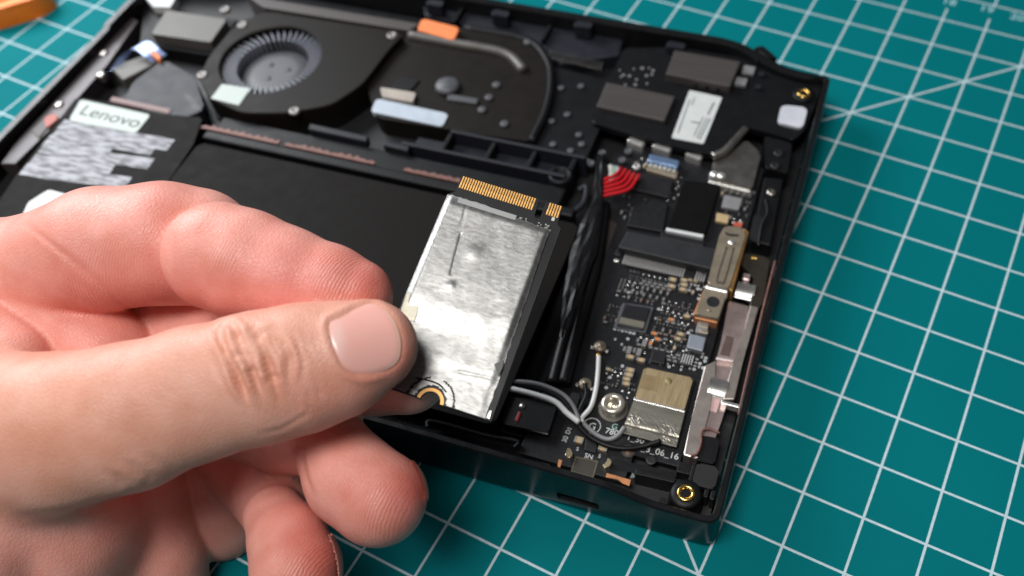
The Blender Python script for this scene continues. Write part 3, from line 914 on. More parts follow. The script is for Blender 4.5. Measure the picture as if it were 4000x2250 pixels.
# ---- right rail: pinkish contact plates
rail = prism('side_contact_rail', dq([(2845, 1172), (2930, 1196), (2900, 1330), (2870, 1470), (2820, 1640), (2790, 1700), (2770, 1790), (2698, 1790), (2740, 1640), (2790, 1440), (2820, 1320)], 7.6), 4, 7.6, PINKM, dev, bevel=0.4)
prism('rail_plate', dq([(2930, 1190), (2965, 1200), (2900, 1420), (2870, 1560), (2822, 1560), (2868, 1400), (2905, 1300)], 9.0), 4, 9.0, GRAYRL, rail, bevel=0.3)
prism('rail_step', dq([(2752, 1428), (2800, 1405), (2792, 1480), (2772, 1600), (2748, 1670), (2736, 1762), (2700, 1786), (2668, 1776), (2700, 1640)], 8.4), 4, 8.4, GRAYRL, rail, bevel=0.3)
for (p, w_, l_) in (((2915, 1125), 4.2, 4.2), ((2808, 1505), 4.0, 4.6)):
    q = dv(*p, 9)
    bm = bmesh.new()
    for i in range(13):
        a_ = math.pi * i / 12
        bm.verts.new((q[0] - w_ / 2, q[1] - math.cos(a_) * l_ / 2, 7.4 + 2.0 * math.sin(a_)))
        bm.verts.new((q[0] + w_ / 2, q[1] - math.cos(a_) * l_ / 2, 7.4 + 2.0 * math.sin(a_)))
    bm.verts.ensure_lookup_table()
    for i in range(12):
        bm.faces.new([bm.verts[k] for k in (2 * i, 2 * i + 1, 2 * i + 3, 2 * i + 2)])
    bmesh.ops.solidify(bm, geom=bm.faces[:], thickness=0.25)
    from_bm('contact_spring', bm, SILV, rail, smooth=True)
prism('rail_window', dq([(2838, 1310), (2868, 1318), (2850, 1392), (2812, 1385)], 7.7), 7.3, 7.66, mat('smoky brown metal', (0.16, 0.11, 0.10), 0.4, 0.5), rail, bevel=0)
prism('rail_edge', dq([(2800, 1392), (2866, 1404), (2864, 1412), (2796, 1402)], 9.0), 7.4, 9.0, mat('pale pink metal', (0.68, 0.58, 0.56), 0.35, 0.5), rail, bevel=0.1)
prism('rail_edge', dq([(2818, 1562), (2890, 1580), (2886, 1592), (2816, 1574)], 9.4), 7.4, 9.4, SILV, rail, bevel=0.1)
prism('rail_pad', dq([(2776, 1550), (2816, 1560), (2800, 1612), (2764, 1600)], 7.9), 7.4, 7.9, mat('rosy pad', (0.58, 0.38, 0.37), 0.5), rail, bevel=0.1)
tube('copper_edge', [dv(2700, 1780, 8.6), dv(2722, 1772, 8.6), dv(2738, 1730, 8.6), dv(2742, 1684, 8.6), dv(2770, 1676, 8.6), dv(2812, 1692, 8.6)], 0.28, COPPER, rail, k=8)
prism('smoky_tape', dq([(2900, 985), (2985, 1000), (3010, 1015), (2985, 1180), (2960, 1215), (2925, 1205), (2950, 1090), (2895, 1030)], 8.8), 4, 8.8, BRNRL, dev, bevel=0.3)
prism('brass_pip', rect(*dv(2947, 1005, 9)[:2], 1.6, 1.0), 8.7, 9.1, BRASS, dev, bevel=0.2)
tube('copper_edge', [dv(3028, 1020, 10.6), dv(2985, 1190, 10.6), dv(2935, 1400, 10.6), dv(2884, 1620, 10.6)], 0.28, COPPER, dev, k=8)
prism('rail_socket', rnd_poly(dq([(2738, 1700), (2815, 1712), (2790, 1815), (2722, 1798)], 8.2), 0.6), 4, 8.2, BLACK, dev, bevel=0.3)
prism('pink_tab', dq([(2904, 1064), (2934, 1070), (2928, 1096), (2900, 1090)], 9.2), 7, 9.2, PINKM, dev, bevel=0.3)

# ---- small parts on the board
END = mat('solder end', (0.42, 0.41, 0.39), 0.4, 0.6)


def smd_mesh(name, L, W, H, body, cap=0.22):
    bm = bmesh.new()
    prism_bm(bm, rect(0, 0, L * (1 - 2 * cap), W), 0, H, 0.04, 1)
    nb = len(bm.faces)
    for s in (-1, 1):
        prism_bm(bm, rect(s * L * (0.5 - cap / 2), 0, L * cap, W * 1.03), -0.02, H * 1.04, 0.06, 1)
    for i, f in enumerate(bm.faces):
        f.material_index = 0
    for f in bm.faces:
        c_ = f.calc_center_median()
        if abs(c_.x) > L * (0.5 - cap) - 1e-3:
            f.material_index = 1
    bmesh.ops.scale(bm, vec=(S, S, S), verts=bm.verts)
    bmesh.ops.recalc_face_normals(bm, faces=bm.faces)
    me = bpy.data.meshes.new(name)
    bm.to_mesh(me)
    bm.free()
    me.materials.append(body)
    me.materials.append(END)
    return me


caps = [smd_mesh('capacitor', 1.25, 0.65, 0.6, TAN), smd_mesh('capacitor', 1.0, 0.55, 0.5, GREYC), smd_mesh('capacitor', 0.95, 0.5, 0.5, BROWNC)]
res = [smd_mesh('resistor', 1.0, 0.5, 0.32, CHIP), smd_mesh('resistor', 0.7, 0.38, 0.25, CHIP)]
bm = bmesh.new()
bmesh.ops.create_uvsphere(bm, u_segments=10, v_segments=5, radius=0.42 * S)
for v in bm.verts:
    v.co.z *= 0.6
for f in bm.faces:
    f.smooth = True
dotm = bpy.data.meshes.new('solder_dot')
bm.to_mesh(dotm)
bm.free()
dotm.materials.append(SILV)
taken = []


def put(name, me, px, py, rot=0.0, sc_=1.0, lift=0.0):
    q = bp_(px, py, PZ + 0.3)
    o = bpy.data.objects.new(name, me)
    COL.objects.link(o)
    o.parent = board
    o.location = (q[0] * S, q[1] * S, (PZ + lift) * S)
    o.rotation_euler = (0, 0, rot)
    o.scale = (sc_, sc_, sc_)
    taken.append((q[0], q[1]))


def cluster(x0, y0, x1, y1, n, kinds, gap=15):      # rows of parts squared up with the board
    a, b = bp_((x0 + x1) / 2, (y0 + y1) / 2), None
    hw = float(np.linalg.norm(bp_(x1, (y0 + y1) / 2) - bp_(x0, (y0 + y1) / 2))) / 2
    hh_ = float(np.linalg.norm(bp_((x0 + x1) / 2, y1) - bp_((x0 + x1) / 2, y0))) / 2
    spots = []
    y = -hh_
    while y < hh_:
        across = random.random() < 0.5
        sx, sy = (1.35, 0.85) if across else (0.8, 1.35)
        x = -hw + random.uniform(0, .4)
        kd = random.choice(kinds)
        while x < hw:
            if random.random() < 0.22:
                kd = random.choice(kinds)
                x += random.uniform(0, 0.6)
            spots.append((a[0] + x + sx / 2, a[1] + y + sy / 2, 0 if across else math.pi / 2, kd))
            x += sx
        y += sy + (0.5 if random.random() < .25 else 0)
    random.shuffle(spots)
    k = 0
    for X, Y, rot, kd in spots:
        if k >= n:
            break
        if any((X - p) ** 2 + (Y - q) ** 2 < 0.72 for p, q in taken):
            continue
        taken.append((X, Y))
        k += 1
        if kd == 'd':
            me_, nm_, s_ = dotm, 'solder_dot', random.uniform(.5, .85)
        elif kd == 'r':
            me_, nm_, s_ = random.choice(res), 'resistor', random.uniform(.9, 1.05)
        else:
            me_, nm_, s_ = caps[{'t': 0, 'g': 1, 'b': 2}[kd]], 'capacitor', random.uniform(.88, 1.0)
        o = bpy.data.objects.new(nm_, me_)
        COL.objects.link(o)
        o.parent = board
        o.location = (X * S, Y * S, PZ * S)
        o.rotation_euler = (0, 0, rot + random.uniform(-.03, .03))
        o.scale = (s_, s_, s_)


for px, py, s in ((2628, 1096, 1.5), (2672, 1098, 1.4), (2672, 1116, 1.4), (2666, 1134, 1.4), (2624, 1122, 1.5), (2462, 1398, 1.5), (2504, 1410, 1.5),
                  (2462, 1450, 1.6), (2456, 1468, 1.6), (2448, 1484, 1.4), (2446, 1502, 1.4), (2658, 1308, 1.3), (2648, 1326, 1.2), (2683, 1238, 1.3)):
    put('capacitor', caps[0], px, py, 0.02, s)
for px, py, s in ((2458, 1372, 1.9), (2496, 1380, 1.9), (2518, 1345, 1.9), (2478, 1370, 1.2), (2440, 1364, 1.2)):
    put('capacitor', caps[1], px, py, math.pi / 2, s)
for px, py in ((2568, 1326), (2542, 1342), (2622, 1250), (2556, 1304)):
    put('capacitor', smd_mesh('capacitor', 1.5, 0.8, 0.6, ORCAP), px, py, 0 if px != 2542 else 1.5, 1.0)
for i in range(5):
    put('resistor', res[0], 2436 - 3 * i, 1092 + 8 * i, 0.05, 1.1)
cluster(2440, 1072, 2620, 1165, 48, 'grdgr')
cluster(2400, 1120, 2560, 1178, 20, 'grbd')
cluster(2360, 1190, 2410, 1270, 10, 'bgr')
cluster(2560, 1190, 2690, 1320, 80, 'ddrgrbd', 12)
cluster(2620, 1300, 2720, 1380, 26, 'drgdt', 12)
cluster(2600, 1355, 2650, 1430, 18, 'drgd', 12)
cluster(2470, 1320, 2600, 1420, 22, 'grd', 14)
cluster(2350, 1430, 2420, 1510, 20, 'drt', 12)
cluster(2420, 1500, 2480, 1560, 10, 'dr', 12)
cluster(2640, 1080, 2740, 1150, 16, 'drt', 12)
cluster(2400, 770, 2500, 870, 14, 'gr', 14)
cluster(2800, 740, 2915, 870, 40, 'tbgdr', 13)
cluster(2600, 690, 2670, 800, 12, 'dd', 18)
cluster(2480, 610, 2560, 660, 8, 'drt', 14)
# bare pads and printed marks between the parts
bm = bmesh.new()
pr_ = []
for i in range(13):
    a_ = 2 * math.pi * i / 12
    pr_.append([bm.verts.new((r * math.cos(a_), r * math.sin(a_), 0.03)) for r in (0.16, 0.36)])
for a, b in zip(pr_[:-1], pr_[1:]):
    bm.faces.new((a[0], a[1], b[1], b[0]))
ringm = from_bm('print_mark', bm, INK, board)
bm = bmesh.new()
prism_bm(bm, rect(0, 0, 0.62, 0.42), 0, 0.035)
padm = from_bm('bare_pad', bm, TIN, board)
first = {'print_mark': ringm, 'bare_pad': padm}
for x0, y0, x1, y1, n in ((2400, 1285, 2520, 1345, 16), (2560, 1180, 2700, 1330, 44), (2600, 1330, 2760, 1440, 50), (2350, 1425, 2430, 1520, 18), (2690, 1090, 2745, 1170, 12), (2420, 1080, 2480, 1160, 10), (2600, 700, 2660, 800, 8)):
    for k in range(n):
        q = bp_(random.uniform(x0, x1), random.uniform(y0, y1))
        X, Y = round(q[0] / 0.9) * 0.9, round(q[1] / 0.9) * 0.9
        if any((X - p) ** 2 + (Y - r) ** 2 < 0.55 for p, r in taken):
            continue
        taken.append((X, Y))
        nm_ = 'print_mark' if random.random() < .45 else 'bare_pad'
        o = first.pop(nm_, None)
        if o is None:
            o = (ringm if nm_ == 'print_mark' else padm).copy()
            COL.objects.link(o)
        o.location = (X * S, Y * S, (PZ + 0.02) * S)
        o.rotation_euler = (0, 0, random.choice((0, math.pi / 2)))
# inductors and chips
chip('power_chip', [(2695, 1302), (2758, 1318), (2745, 1372), (2682, 1356)], 1.3, mat('slate chip', (0.20, 0.22, 0.26), 0.35), 0.2)
chip('inductor', [(2728, 1248), (2772, 1258), (2760, 1306), (2716, 1296)], 1.2, GREYC, 0.2)
for i in range(2):
    chip('inductor_band', [(2735, 1262 + 22 * i), (2768, 1270 + 22 * i), (2765, 1282 + 22 * i), (2732, 1274 + 22 * i)], 1.4, BRKT, 0.1)
chip('small_chip', [(2552, 1362), (2606, 1372), (2594, 1422), (2538, 1410)], 0.8, CHIP, 0.12)
ic = chip('striped_chip', [(2662, 1372), (2714, 1384), (2700, 1432), (2650, 1420)], 0.7, CHIP, 0.12)
for i in range(5):
    q = bp_(2666 + 9.5 * i, 1399 + 2.2 * i, PZ + .7)
    prism('chip_stripe', rect(q[0], q[1], 0.16, 2.4), PZ + 0.6, PZ + 0.74, INK, board, bevel=0)
chip('tan_pad', [(2800, 830), (2850, 840), (2842, 872), (2795, 862)], 0.8, TAN, 0.1)
chip('grey_chip', [(2830, 760), (2900, 775), (2885, 820), (2818, 808)], 0.8, GREYC, 0.1)
chip('red_part', [(2868, 866), (2902, 872), (2898, 886), (2864, 880)], 0.6, mat('red ceramic', (0.45, 0.08, 0.05), 0.4), 0.1)
# bottom end of the board
for px, py in ((2262, 1722), (2356, 1752)):
    put('capacitor', smd_mesh('capacitor', 2.0, 1.5, 0.9, TAN), px, py, 0.0, 0.95)
chip('black_chip', [(2288, 1716), (2336, 1728), (2328, 1768), (2282, 1756)], 0.7, CHIP, 0.1)
for pts in ([(2218, 1748), (2230, 1752), (2238, 1780), (2222, 1790), (2206, 1776)], [(2372, 1788), (2388, 1794), (2386, 1818), (2362, 1828), (2350, 1816), (2370, 1808)]):
    chip('brass_spring', pts, 1.2, mat('pale brass', (0.62, 0.52, 0.33), 0.3, 0.8), 0.15, 0.4)
fr_o = [(2250, 1786), (2334, 1804), (2316, 1866), (2232, 1842)]
chip('code_patch', fr_o, 0.06, mat('dim olive patch', (0.030, 0.026, 0.018), 0.5), 0)
for i in range(4):
    a, b = fr_o[i], fr_o[(i + 1) % 4]
    A, B = bp_(*a), bp_(*b)
    prism('patch_border', rect((A[0] + B[0]) / 2, (A[1] + B[1]) / 2, float(np.hypot(*(B - A)[:2])) + .2, 0.25, math.atan2(B[1] - A[1], B[0] - A[0])), 7, 7.12 + 0.003 * i, mat('olive line', (0.10, 0.085, 0.055), 0.5), board, bevel=0)
chip('copper_strip', [(2370, 1848), (2400, 1856), (2425, 1864), (2464, 1874), (2458, 1898), (2432, 1888), (2412, 1872), (2390, 1868), (2366, 1864)], 0.12, COPPR2, 0)
chip('print_arrow', [(2470, 1846), (2488, 1864), (2460, 1868)], 0.08, mat('grey green ink', (0.13, 0.15, 0.13), 0.6), 0)
chip('copper_dash', [(2182, 1794), (2196, 1798), (2188, 1826), (2178, 1822)], 0.1, COPPR2, 0)
q = bp_(2454, 1762)
lathe('test_pad', [(1.45, 7), (1.45, 7.06), (0.001, 7.06)], q, mat('dim pad ring', (0.10, 0.075, 0.065), 0.5), board)
lathe('test_pad_core', [(0.55, 7), (0.55, 7.1), (0.001, 7.1)], q, COPPR2, board, n=16)
lathe('board_hole', [(1.15, 7), (1.1, 7.04), (0.7, 7.03), (0.001, 7.02)], bp_(2544, 1795), DARK, board)
prism('black_film', rnd_poly(dq([(2400, 1790), (2640, 1845), (2630, 1880), (2500, 1850), (2380, 1830)], 7.2), 0.5), 6.9, 7.03, BLACK, board, bevel=0)
# writing on the board
ta = math.atan2(*(bp_(2625, 1782) - bp_(2530, 1758))[1::-1])
text('board_print', '_3_06_16', bp_(2578, 1768, PZ + .04), 2.0, ta, INK, board)
text('board_print', '1_30', bp_(2482, 1716, PZ + .04), 1.9, ta, INK, board)
text('board_print', '780', bp_(2390, 1688, PZ + .04), 1.9, ta, INK, board)
text('board_print', 'G', bp_(2401, 1667, PZ + .04), 1.8, ta, mat('pale green ink', (0.35, 0.55, 0.48), 0.6), board)
text('board_print', 'G', bp_(2314, 1666, PZ + .04), 2.2, ta, INK, board)
text('board_print', 'SN', bp_(2300, 1783, PZ + .04), 1.5, ta, INK, board)
text('board_print', 'S', bp_(2256, 1754, PZ + .04), 1.2, ta, INK, board)
text('board_print', 'S', bp_(2342, 1782, PZ + .04), 1.2, ta, INK, board)
text('board_print', 'D1', bp_(2222, 1682, PZ + .04), 1.4, ta + 1.5, INK, board)
text('board_print', '30', bp_(2208, 1716, PZ + .04), 1.5, ta + 1.5, INK, board)
q = bp_(2312, 1664, PZ)
bm = bmesh.new()
rr = []
for i in range(49):
    a_ = 2 * math.pi * i / 48
    rr.append([bm.verts.new((q[0] + r * math.cos(a_), q[1] + r * math.sin(a_), PZ + .05)) for r in (1.75, 1.9)])
for a, b in zip(rr[:-1], rr[1:]):
    bm.faces.new((a[0], a[1], b[1], b[0]))
from_bm('print_ring', bm, INK, board)

# ================================================================== ORANGE TOOL
tool = thing('tool_handle', 'bright orange plastic tool handle lying on the mat beyond the console', 'tool', Matrix.Translation(Vector(un(0, 0, 0)) * S))
base = un(0, 0, 0)


def ol(px, py, h):
    return un(px, py, h) - base


hp = [tuple(ol(x, y, 6)[:2]) for x, y in ((-420, -10), (-60, 62), (6, 44), (70, 24), (140, 4), (200, -40), (60, -110), (-300, -160))]
prism('handle_body', rnd_poly(hp, 4, 6), 0.0, 7.0, mat('orange plastic', (1.0, 0.20, 0.002), 0.4), tool, bevel=1.6, segs=4)
hp2 = [tuple(ol(x, y, 7)[:2]) for x, y in ((-300, -25), (-40, 18), (60, -10), (40, -70), (-240, -100))]
prism('grip_inlay', rnd_poly(hp2, 3, 5), 6.5, 7.5, mat('orange rubber', (0.95, 0.17, 0.002), 0.6), tool, bevel=0.5)

# ================================================================== STORAGE CARD
SX = np.array([0.96978313, 0.17721463, -0.16767721])
SY = np.array([-0.13477311, 0.96204505, 0.23728786])
SN_ = np.cross(SX, SY)
SO = np.array([-47.98455711, -21.01235514, 45.68050334])
smw = Matrix(((SX[0], SY[0], SN_[0], SO[0] * S), (SX[1], SY[1], SN_[1], SO[1] * S), (SX[2], SY[2], SN_[2], SO[2] * S), (0, 0, 0, 1)))
ssd = thing('storage_card', 'small storage drive card with gold contacts and silver foil held in the fingers', 'drive card', smw)
hole = [(1.75 * math.cos(a), 1.75 * math.sin(a)) for a in np.linspace(math.pi, 0, 17)]
ol_ = [(-11, 0)] + hole + [(11, 0), (11, 37.6), (10.4, 38.1), (9.925, 38.3), (9.925, 41.5), (9.5, 42), (7.1, 42), (6.7, 41.6)]
ol_ += [(6.05 + 0.65 * math.cos(a), 38.7 + 0.65 * math.sin(a)) for a in np.linspace(0, -math.pi, 9)]
ol_ += [(5.4, 41.6), (5.0, 42), (-9.5, 42), (-9.925, 41.5), (-9.925, 38.3), (-10.4, 38.1), (-11, 37.6)]
cardb = prism('circuit_board', ol_, -0.8, 0.0, mat('card solder mask', (0.009, 0.0095, 0.012), 0.45, spec=0.3), ssd, bevel=0.06, segs=1)
bm = bmesh.new()
prism_bm(bm, rect(0, 0, 0.31, 2.55), -0.02, 0.05, 0.03, 1)
ct0 = from_bm('contact', bm, GOLD, cardb)
k = 0
for i in range(39):
    x = -9.45 + 0.5 * i
    if 4.75 < x < 7.15:
        continue
    o = ct0 if k == 0 else ct0.copy()
    if k:
        COL.objects.link(o)
    k += 1
    o.location = (x * S, 40.65 * S, 0)
bm = bmesh.new()
pp = [(r * math.cos(a), r * math.sin(a)) for r, seq in ((2.35, np.linspace(0.03, math.pi - 0.03, 25)), (1.78, np.linspace(math.pi - 0.03, 0.03, 25))) for a in seq]
prism_bm(bm, pp, -0.01, 0.04)
from_bm('mounting_pad', bm, mat('matt gold pad', (0.60, 0.32, 0.10), 0.45, 0.5), cardb)
# flash chips under the foil
for (a, b, c_, d) in ((-9.6, 19, 8.8, 35.6), (-9.2, 7.5, 8.6, 15.5)):
    prism('memory_chip', [(a, b + 2), (c_ - .6, b + 2), (c_ - .6, d), (a, d)], 0, 0.5 if b > 10 else 0.3, CHIP, cardb, bevel=0.1)
prism('chip_edge_label', [(-8.6, 36.2), (2.6, 36.2), (2.6, 37.2), (-8.6, 37.2)], 0, 0.7, mat('grey label edge', (0.32, 0.33, 0.33), 0.45), cardb, bevel=0.05)
for i in range(26):
    x = random.uniform(2.8, 9.4)
    prism('solder_speck', rect(x, random.uniform(36.4, 37.4), random.uniform(.15, .35), random.uniform(.15, .35)), 0, 0.2, SILV, cardb, bevel=0)
prism('solder_speck', rect(9.0, 38.9, 0.55, 0.7), 0, 0.12, WHITE, cardb, bevel=0)
# foil sheet
foilm = bpy.data.materials.new('crinkled aluminium foil')
foilm.use_nodes = True
nt = foilm.node_tree
b_ = nt.nodes['Principled BSDF']
b_.inputs['Metallic'].default_value = 1.0
tc = nd('ShaderNodeTexCoord')
mp = nd('ShaderNodeMapping')
mp.inputs['Scale'].default_value = (0.75, 1.9, 1)
mp.inputs['Rotation'].default_value = (0, 0, -0.06)
nt.links.new(tc.outputs['Object'], mp.inputs[0])
n1 = nd('ShaderNodeTexNoise')
n1.inputs['Scale'].default_value = 900
n1.inputs['Detail'].default_value = 6
n1.inputs['Roughness'].default_value = 0.6
nt.links.new(mp.outputs[0], n1.inputs['Vector'])
n2 = nd('ShaderNodeTexNoise')
n2.inputs['Scale'].default_value = 140
n2.inputs['Detail'].default_value = 4
nt.links.new(tc.outputs['Object'], n2.inputs['Vector'])
hs = mth('ADD', mth('MULTIPLY', n1.outputs['Fac'], 0.32), mth('MULTIPLY', n2.outputs['Fac'], 0.07))
bp = nd('ShaderNodeBump')
bp.inputs['Strength'].default_value = 0.34
bp.inputs['Distance'].default_value = 0.0003
nt.links.new(hs, bp.inputs['Height'])
nt.links.new(bp.outputs[0], b_.inputs['Normal'])
rp = nd('ShaderNodeValToRGB')
rp.color_ramp.elements[0].color = (0.46, 0.46, 0.455, 1)
rp.color_ramp.elements[1].color = (0.66, 0.66, 0.65, 1)
rp.color_ramp.elements[0].position, rp.color_ramp.elements[1].position = 0.35, 0.62
nt.links.new(n1.outputs['Fac'], rp.inputs[0])
nt.links.new(rp.outputs[0], b_.inputs['Base Color'])
b_.inputs['Roughness'].default_value = 0.42


def vnoise(seed):
    rs = np.random.RandomState(seed)
    g = rs.uniform(-1, 1, (64, 64))

    def f(x, y):
        xi, yi = int(math.floor(x)) % 63, int(math.floor(y)) % 63
        fx, fy = x - math.floor(x), y - math.floor(y)
        fx, fy = fx * fx * (3 - 2 * fx), fy * fy * (3 - 2 * fy)
        return (g[xi, yi] * (1 - fx) + g[xi + 1, yi] * fx) * (1 - fy) + (g[xi, yi + 1] * (1 - fx) + g[xi + 1, yi + 1] * fx) * fy
    return f


nz = vnoise(3)


def foil_z(x, y):
    z = 0.18 + 0.62 * sstep(11.0, 17.5, y) * (1 - 0.55 * sstep(35.2, 37.3, y)) + 0.22 * sstep(5.0, 8.0, y) * (1 - sstep(11.0, 16.8, y))
    z *= (0.25 + 0.75 * sstep(-11.2, -9.6, x)) * (0.35 + 0.65 * (1 - sstep(8.3, 9.8, x)))
    z += 0.05 * nz(x * 0.4 + 20, y * 0.22 + 10) + 0.010 * nz(x * 1.3 + 7, y * 1.1 + 3)
    # scratches and dents
    d = abs((x + 5.2) * 0.95 + (y - 26.5) * 0.12)
    z -= 0.16 * math.exp(-(d / 0.16) ** 2) * (1 if 22.5 < y < 30.5 else 0)
    z += 0.18 * math.exp(-((x + 3.9) ** 2 + (y - 20.5) ** 2) / 0.5) + 0.14 * math.exp(-((x + 2.3) ** 2 + (y - 27.8) ** 2) / 1.6)
    z -= 0.10 * math.exp(-((y - 6.0 - 0.12 * x) / 0.22) ** 2) * sstep(1.5, 3, x)
    z -= 0.08 * math.exp(-((x + 6.6 - 0.2 * math.sin(y)) / 0.2) ** 2) * sstep(31, 33, y)
    return max(z, 0.08)


bm = bmesh.new()
NX, NY = 84, 150
gv = {}
for j in range(NY + 1):
    for i in range(NX + 1):
        u, v = i / NX, j / NY
        xr = 9.9 - 0.75 * v + 0.12 * nz(v * 30, 2.2)
        xl = -11.02
        x = xl + (xr - xl) * u
        yt = 37.4 - 0.9 * sstep(-6, 9, x) + 0.10 * nz(u * 40, 9.1)
        y = 0.15 + (yt - 0.15) * v
        gv[i, j] = (x, y)
vm = {}
for j in range(NY):
    for i in range(NX):
        cxy = np.mean([gv[i, j], gv[i + 1, j], gv[i, j + 1], gv[i + 1, j + 1]], axis=0)
        r = math.hypot(*cxy)
        if r < 2.8 or (cxy[0] < -1.4 and 3.9 < r < 4.25) or (cxy[0] > 0.9 and 3.95 < r < 4.3):
            continue
        f = []
        for key in ((i, j), (i + 1, j), (i + 1, j + 1), (i, j + 1)):
            if key not in vm:
                x, y = gv[key]
                vm[key] = bm.verts.new((x, y, foil_z(x, y)))
            f.append(vm[key])
        bm.faces.new(f)
bmesh.ops.solidify(bm, geom=bm.faces[:], thickness=0.06)
foil = from_bm('foil_label', bm, foilm, ssd, smooth=True)
tape_ = mat('yellowed clear tape', (0.55, 0.52, 0.42), 0.25, 0.4)
prism('tape_corner', [(-10.6, 11.6), (-7.6, 12.4), (-7.9, 16.6), (-10.7, 17.2)], 0.52, 0.62, tape_, foil, bevel=0)
prism('foil_tear', [(8.2, 9.4), (9.6, 7.6), (9.75, 9.2), (9.5, 10.6)], 0.62, 0.80, mat('dark tear', (0.06, 0.06, 0.06), 0.4), foil, bevel=0)
prism('card_clip', [(10.0, 0.2), (10.7, 0.2), (10.5, 1.8), (10.1, 1.6)], 0, 0.35, SILV, cardb, bevel=0.08)
tube('mount_ring_mark', [(-3.7, 3.0, 0.28), (-2.2, 3.25, 0.3), (0.4, 3.2, 0.3), (2.1, 2.3, 0.26)], 0.14, CHIP, cardb, k=6)

# ================================================================== THE HAND
FWD = RC[2]


def ch(pts, flat=1.0):          # (px, py, distance from lens, radius in mm)
    return [(at(x, y, d), r) for x, y, d, r in pts], flat


FINGERS = {
    'thumb': ([[(-420, 1700, 166, 16.5), (-120, 1690, 157, 14.6), (200, 1690, 150.5, 13.0), (500, 1628, 149, 12.0), (760, 1540, 148.5, 10.9), (1020, 1476, 148, 10.7)],
               [(1020, 1476, 148, 10.6), (1180, 1438, 148.6, 10.3), (1320, 1402, 149.2, 9.3), (1452, 1352, 149.8, 7.45)]], 1.22, 1.6),
    'index': ([[(862, 1002, 160.5, 9.6), (960, 1034, 159.8, 9.4), (1110, 1082, 159.0, 8.6), (1290, 1128, 158.6, 7.4), (1395, 1152, 158.2, 6.1)]], 1.0, 1.5),
    'index_base': ([[(-260, 1120, 186, 13), (150, 1075, 177, 11.6), (400, 975, 169.5, 11.3), (640, 950, 168.5, 11.0), (770, 965, 170, 10.9)]], 1.0, 1.5),
    'web': ([[(-260, 1130, 186, 11.9), (-40, 1130, 180, 11.3), (200, 1222, 176, 10.5), (410, 1385, 173, 9.2)]], 1.0, 1.5),
    'web_low': ([[(-330, 1260, 172, 11), (-180, 1310, 167, 10), (20, 1450, 164, 9)]], 1.0, 1.5),
    'middle': ([[(250, 1170, 197, 10.5), (560, 1240, 187, 9.8), (900, 1330, 178, 9.2), (1200, 1405, 171, 8.7), (1450, 1445, 166.6, 8.2), (1590, 1458, 165, 7.5)]], 1.0, 1.5),
    'ring_mid': ([[(500, 1450, 196, 10), (870, 1590, 186, 8.9), (1130, 1690, 173, 7.9), (1270, 1715, 165, 6.9)]], 1.0, 1.2),
    'ring': ([[(1278, 1710, 163.5, 6.5), (1375, 1870, 158, 7.9), (1478, 1946, 156, 8.15)]], 1.0, 1.2),
    'little': ([[(1075, 2015, 166, 5.6), (1125, 2110, 160, 6.6), (1156, 2220, 157, 7.3), (1160, 2310, 157, 7.2)]], 1.0, 1.2),
    'little_mid': ([[(900, 1740, 190, 8.4), (1020, 1870, 183, 8.0), (1085, 1985, 172, 6.9)]], 1.0, 1.2),
    'ring_base': ([[(780, 1700, 195, 9.6), (845, 1880, 192, 9.0), (870, 2030, 190, 8.4)]], 1.0, 1.2),
    'little_base': ([[(520, 1780, 184, 9.6), (548, 1980, 182, 9.4), (610, 2190, 180, 9.2), (640, 2330, 182, 9)]], 1.0, 1.2),
    'palm': ([[(120, 1880, 161, 13.5), (215, 2080, 166, 13.8), (110, 2420, 169, 15.5)], [(-300, 1900, 160, 17), (-120, 2080, 158.5, 15.5), (-150, 2450, 163, 17)]], 1.0, 1.5),
    'core': ([[(-900, 1560, 200, 27), (-420, 1600, 192, 26), (0, 1560, 186, 20), (330, 1600, 188, 14)], [(-300, 1800, 188, 20), (250, 1900, 186, 13)]], 1.0, 4.0),
    'wrist': ([[(-1900, 1800, 225, 29), (-1500, 1700, 215, 28), (-800, 1600, 195, 26)], [(-1400, 1900, 205, 22), (-600, 1750, 180, 19), (-330, 1700, 166, 17)]], 1.0, 5.0),
}
chains = {k: ([[(at(x, y, d), r) for x, y, d, r in c_] for c_ in cs], fl, kk) for k, (cs, fl, kk) in FINGERS.items()}


def smin(a, b, k):
    h_ = np.clip(0.5 + 0.5 * (b - a) / k, 0, 1)
    return b + (a - b) * h_ - k * h_ * (1 - h_)


def chain_sdf(P, segs, flat, kk):      # far points are skipped
    allq = np.array([p for c_ in segs for p, r in c_])
    mr = max(r for c_ in segs for p, r in c_) + 11
    sel = ((P > allq.min(0) - mr) & (P < allq.max(0) + mr)).all(1)
    res_ = np.full(len(P), 11.0)
    if sel.any():
        res_[sel] = chain_near(P[sel], segs, flat, kk)
    return res_


def chain_near(P, segs, flat, kk):
    d = None
    for pts in segs:
        Q = [p for p, r in pts]
        for (a, ra), (b, rb) in zip(pts[:-1], pts[1:]):
            ba = b - a
            pa = P - a
            if flat != 1.0:
                pf = pa + (pa @ FWD)[:, None] * FWD * (flat - 1)
                bf = ba + (ba @ FWD) * FWD * (flat - 1)
            else:
                pf, bf = pa, ba
            t = np.clip((pf @ bf) / (bf @ bf), 0, 1)
            q = np.sqrt(((pf - t[:, None] * bf) ** 2).sum(1)) - (ra + (rb - ra) * t)
            d = q if d is None else smin(d, q, kk)
    return d


PAIR_K = {'thumb': 1.0, 'index': 0.4, 'index_base': 0.4, 'web': 0.5, 'web_low': 0.5, 'middle': 0.8, 'ring_mid': 0.8, 'ring': 0.9, 'little': 0.9,
          'little_mid': 0.8, 'ring_base': 0.8, 'little_base': 0.9, 'palm': 4.5, 'core': 5.0, 'wrist': 9.0}


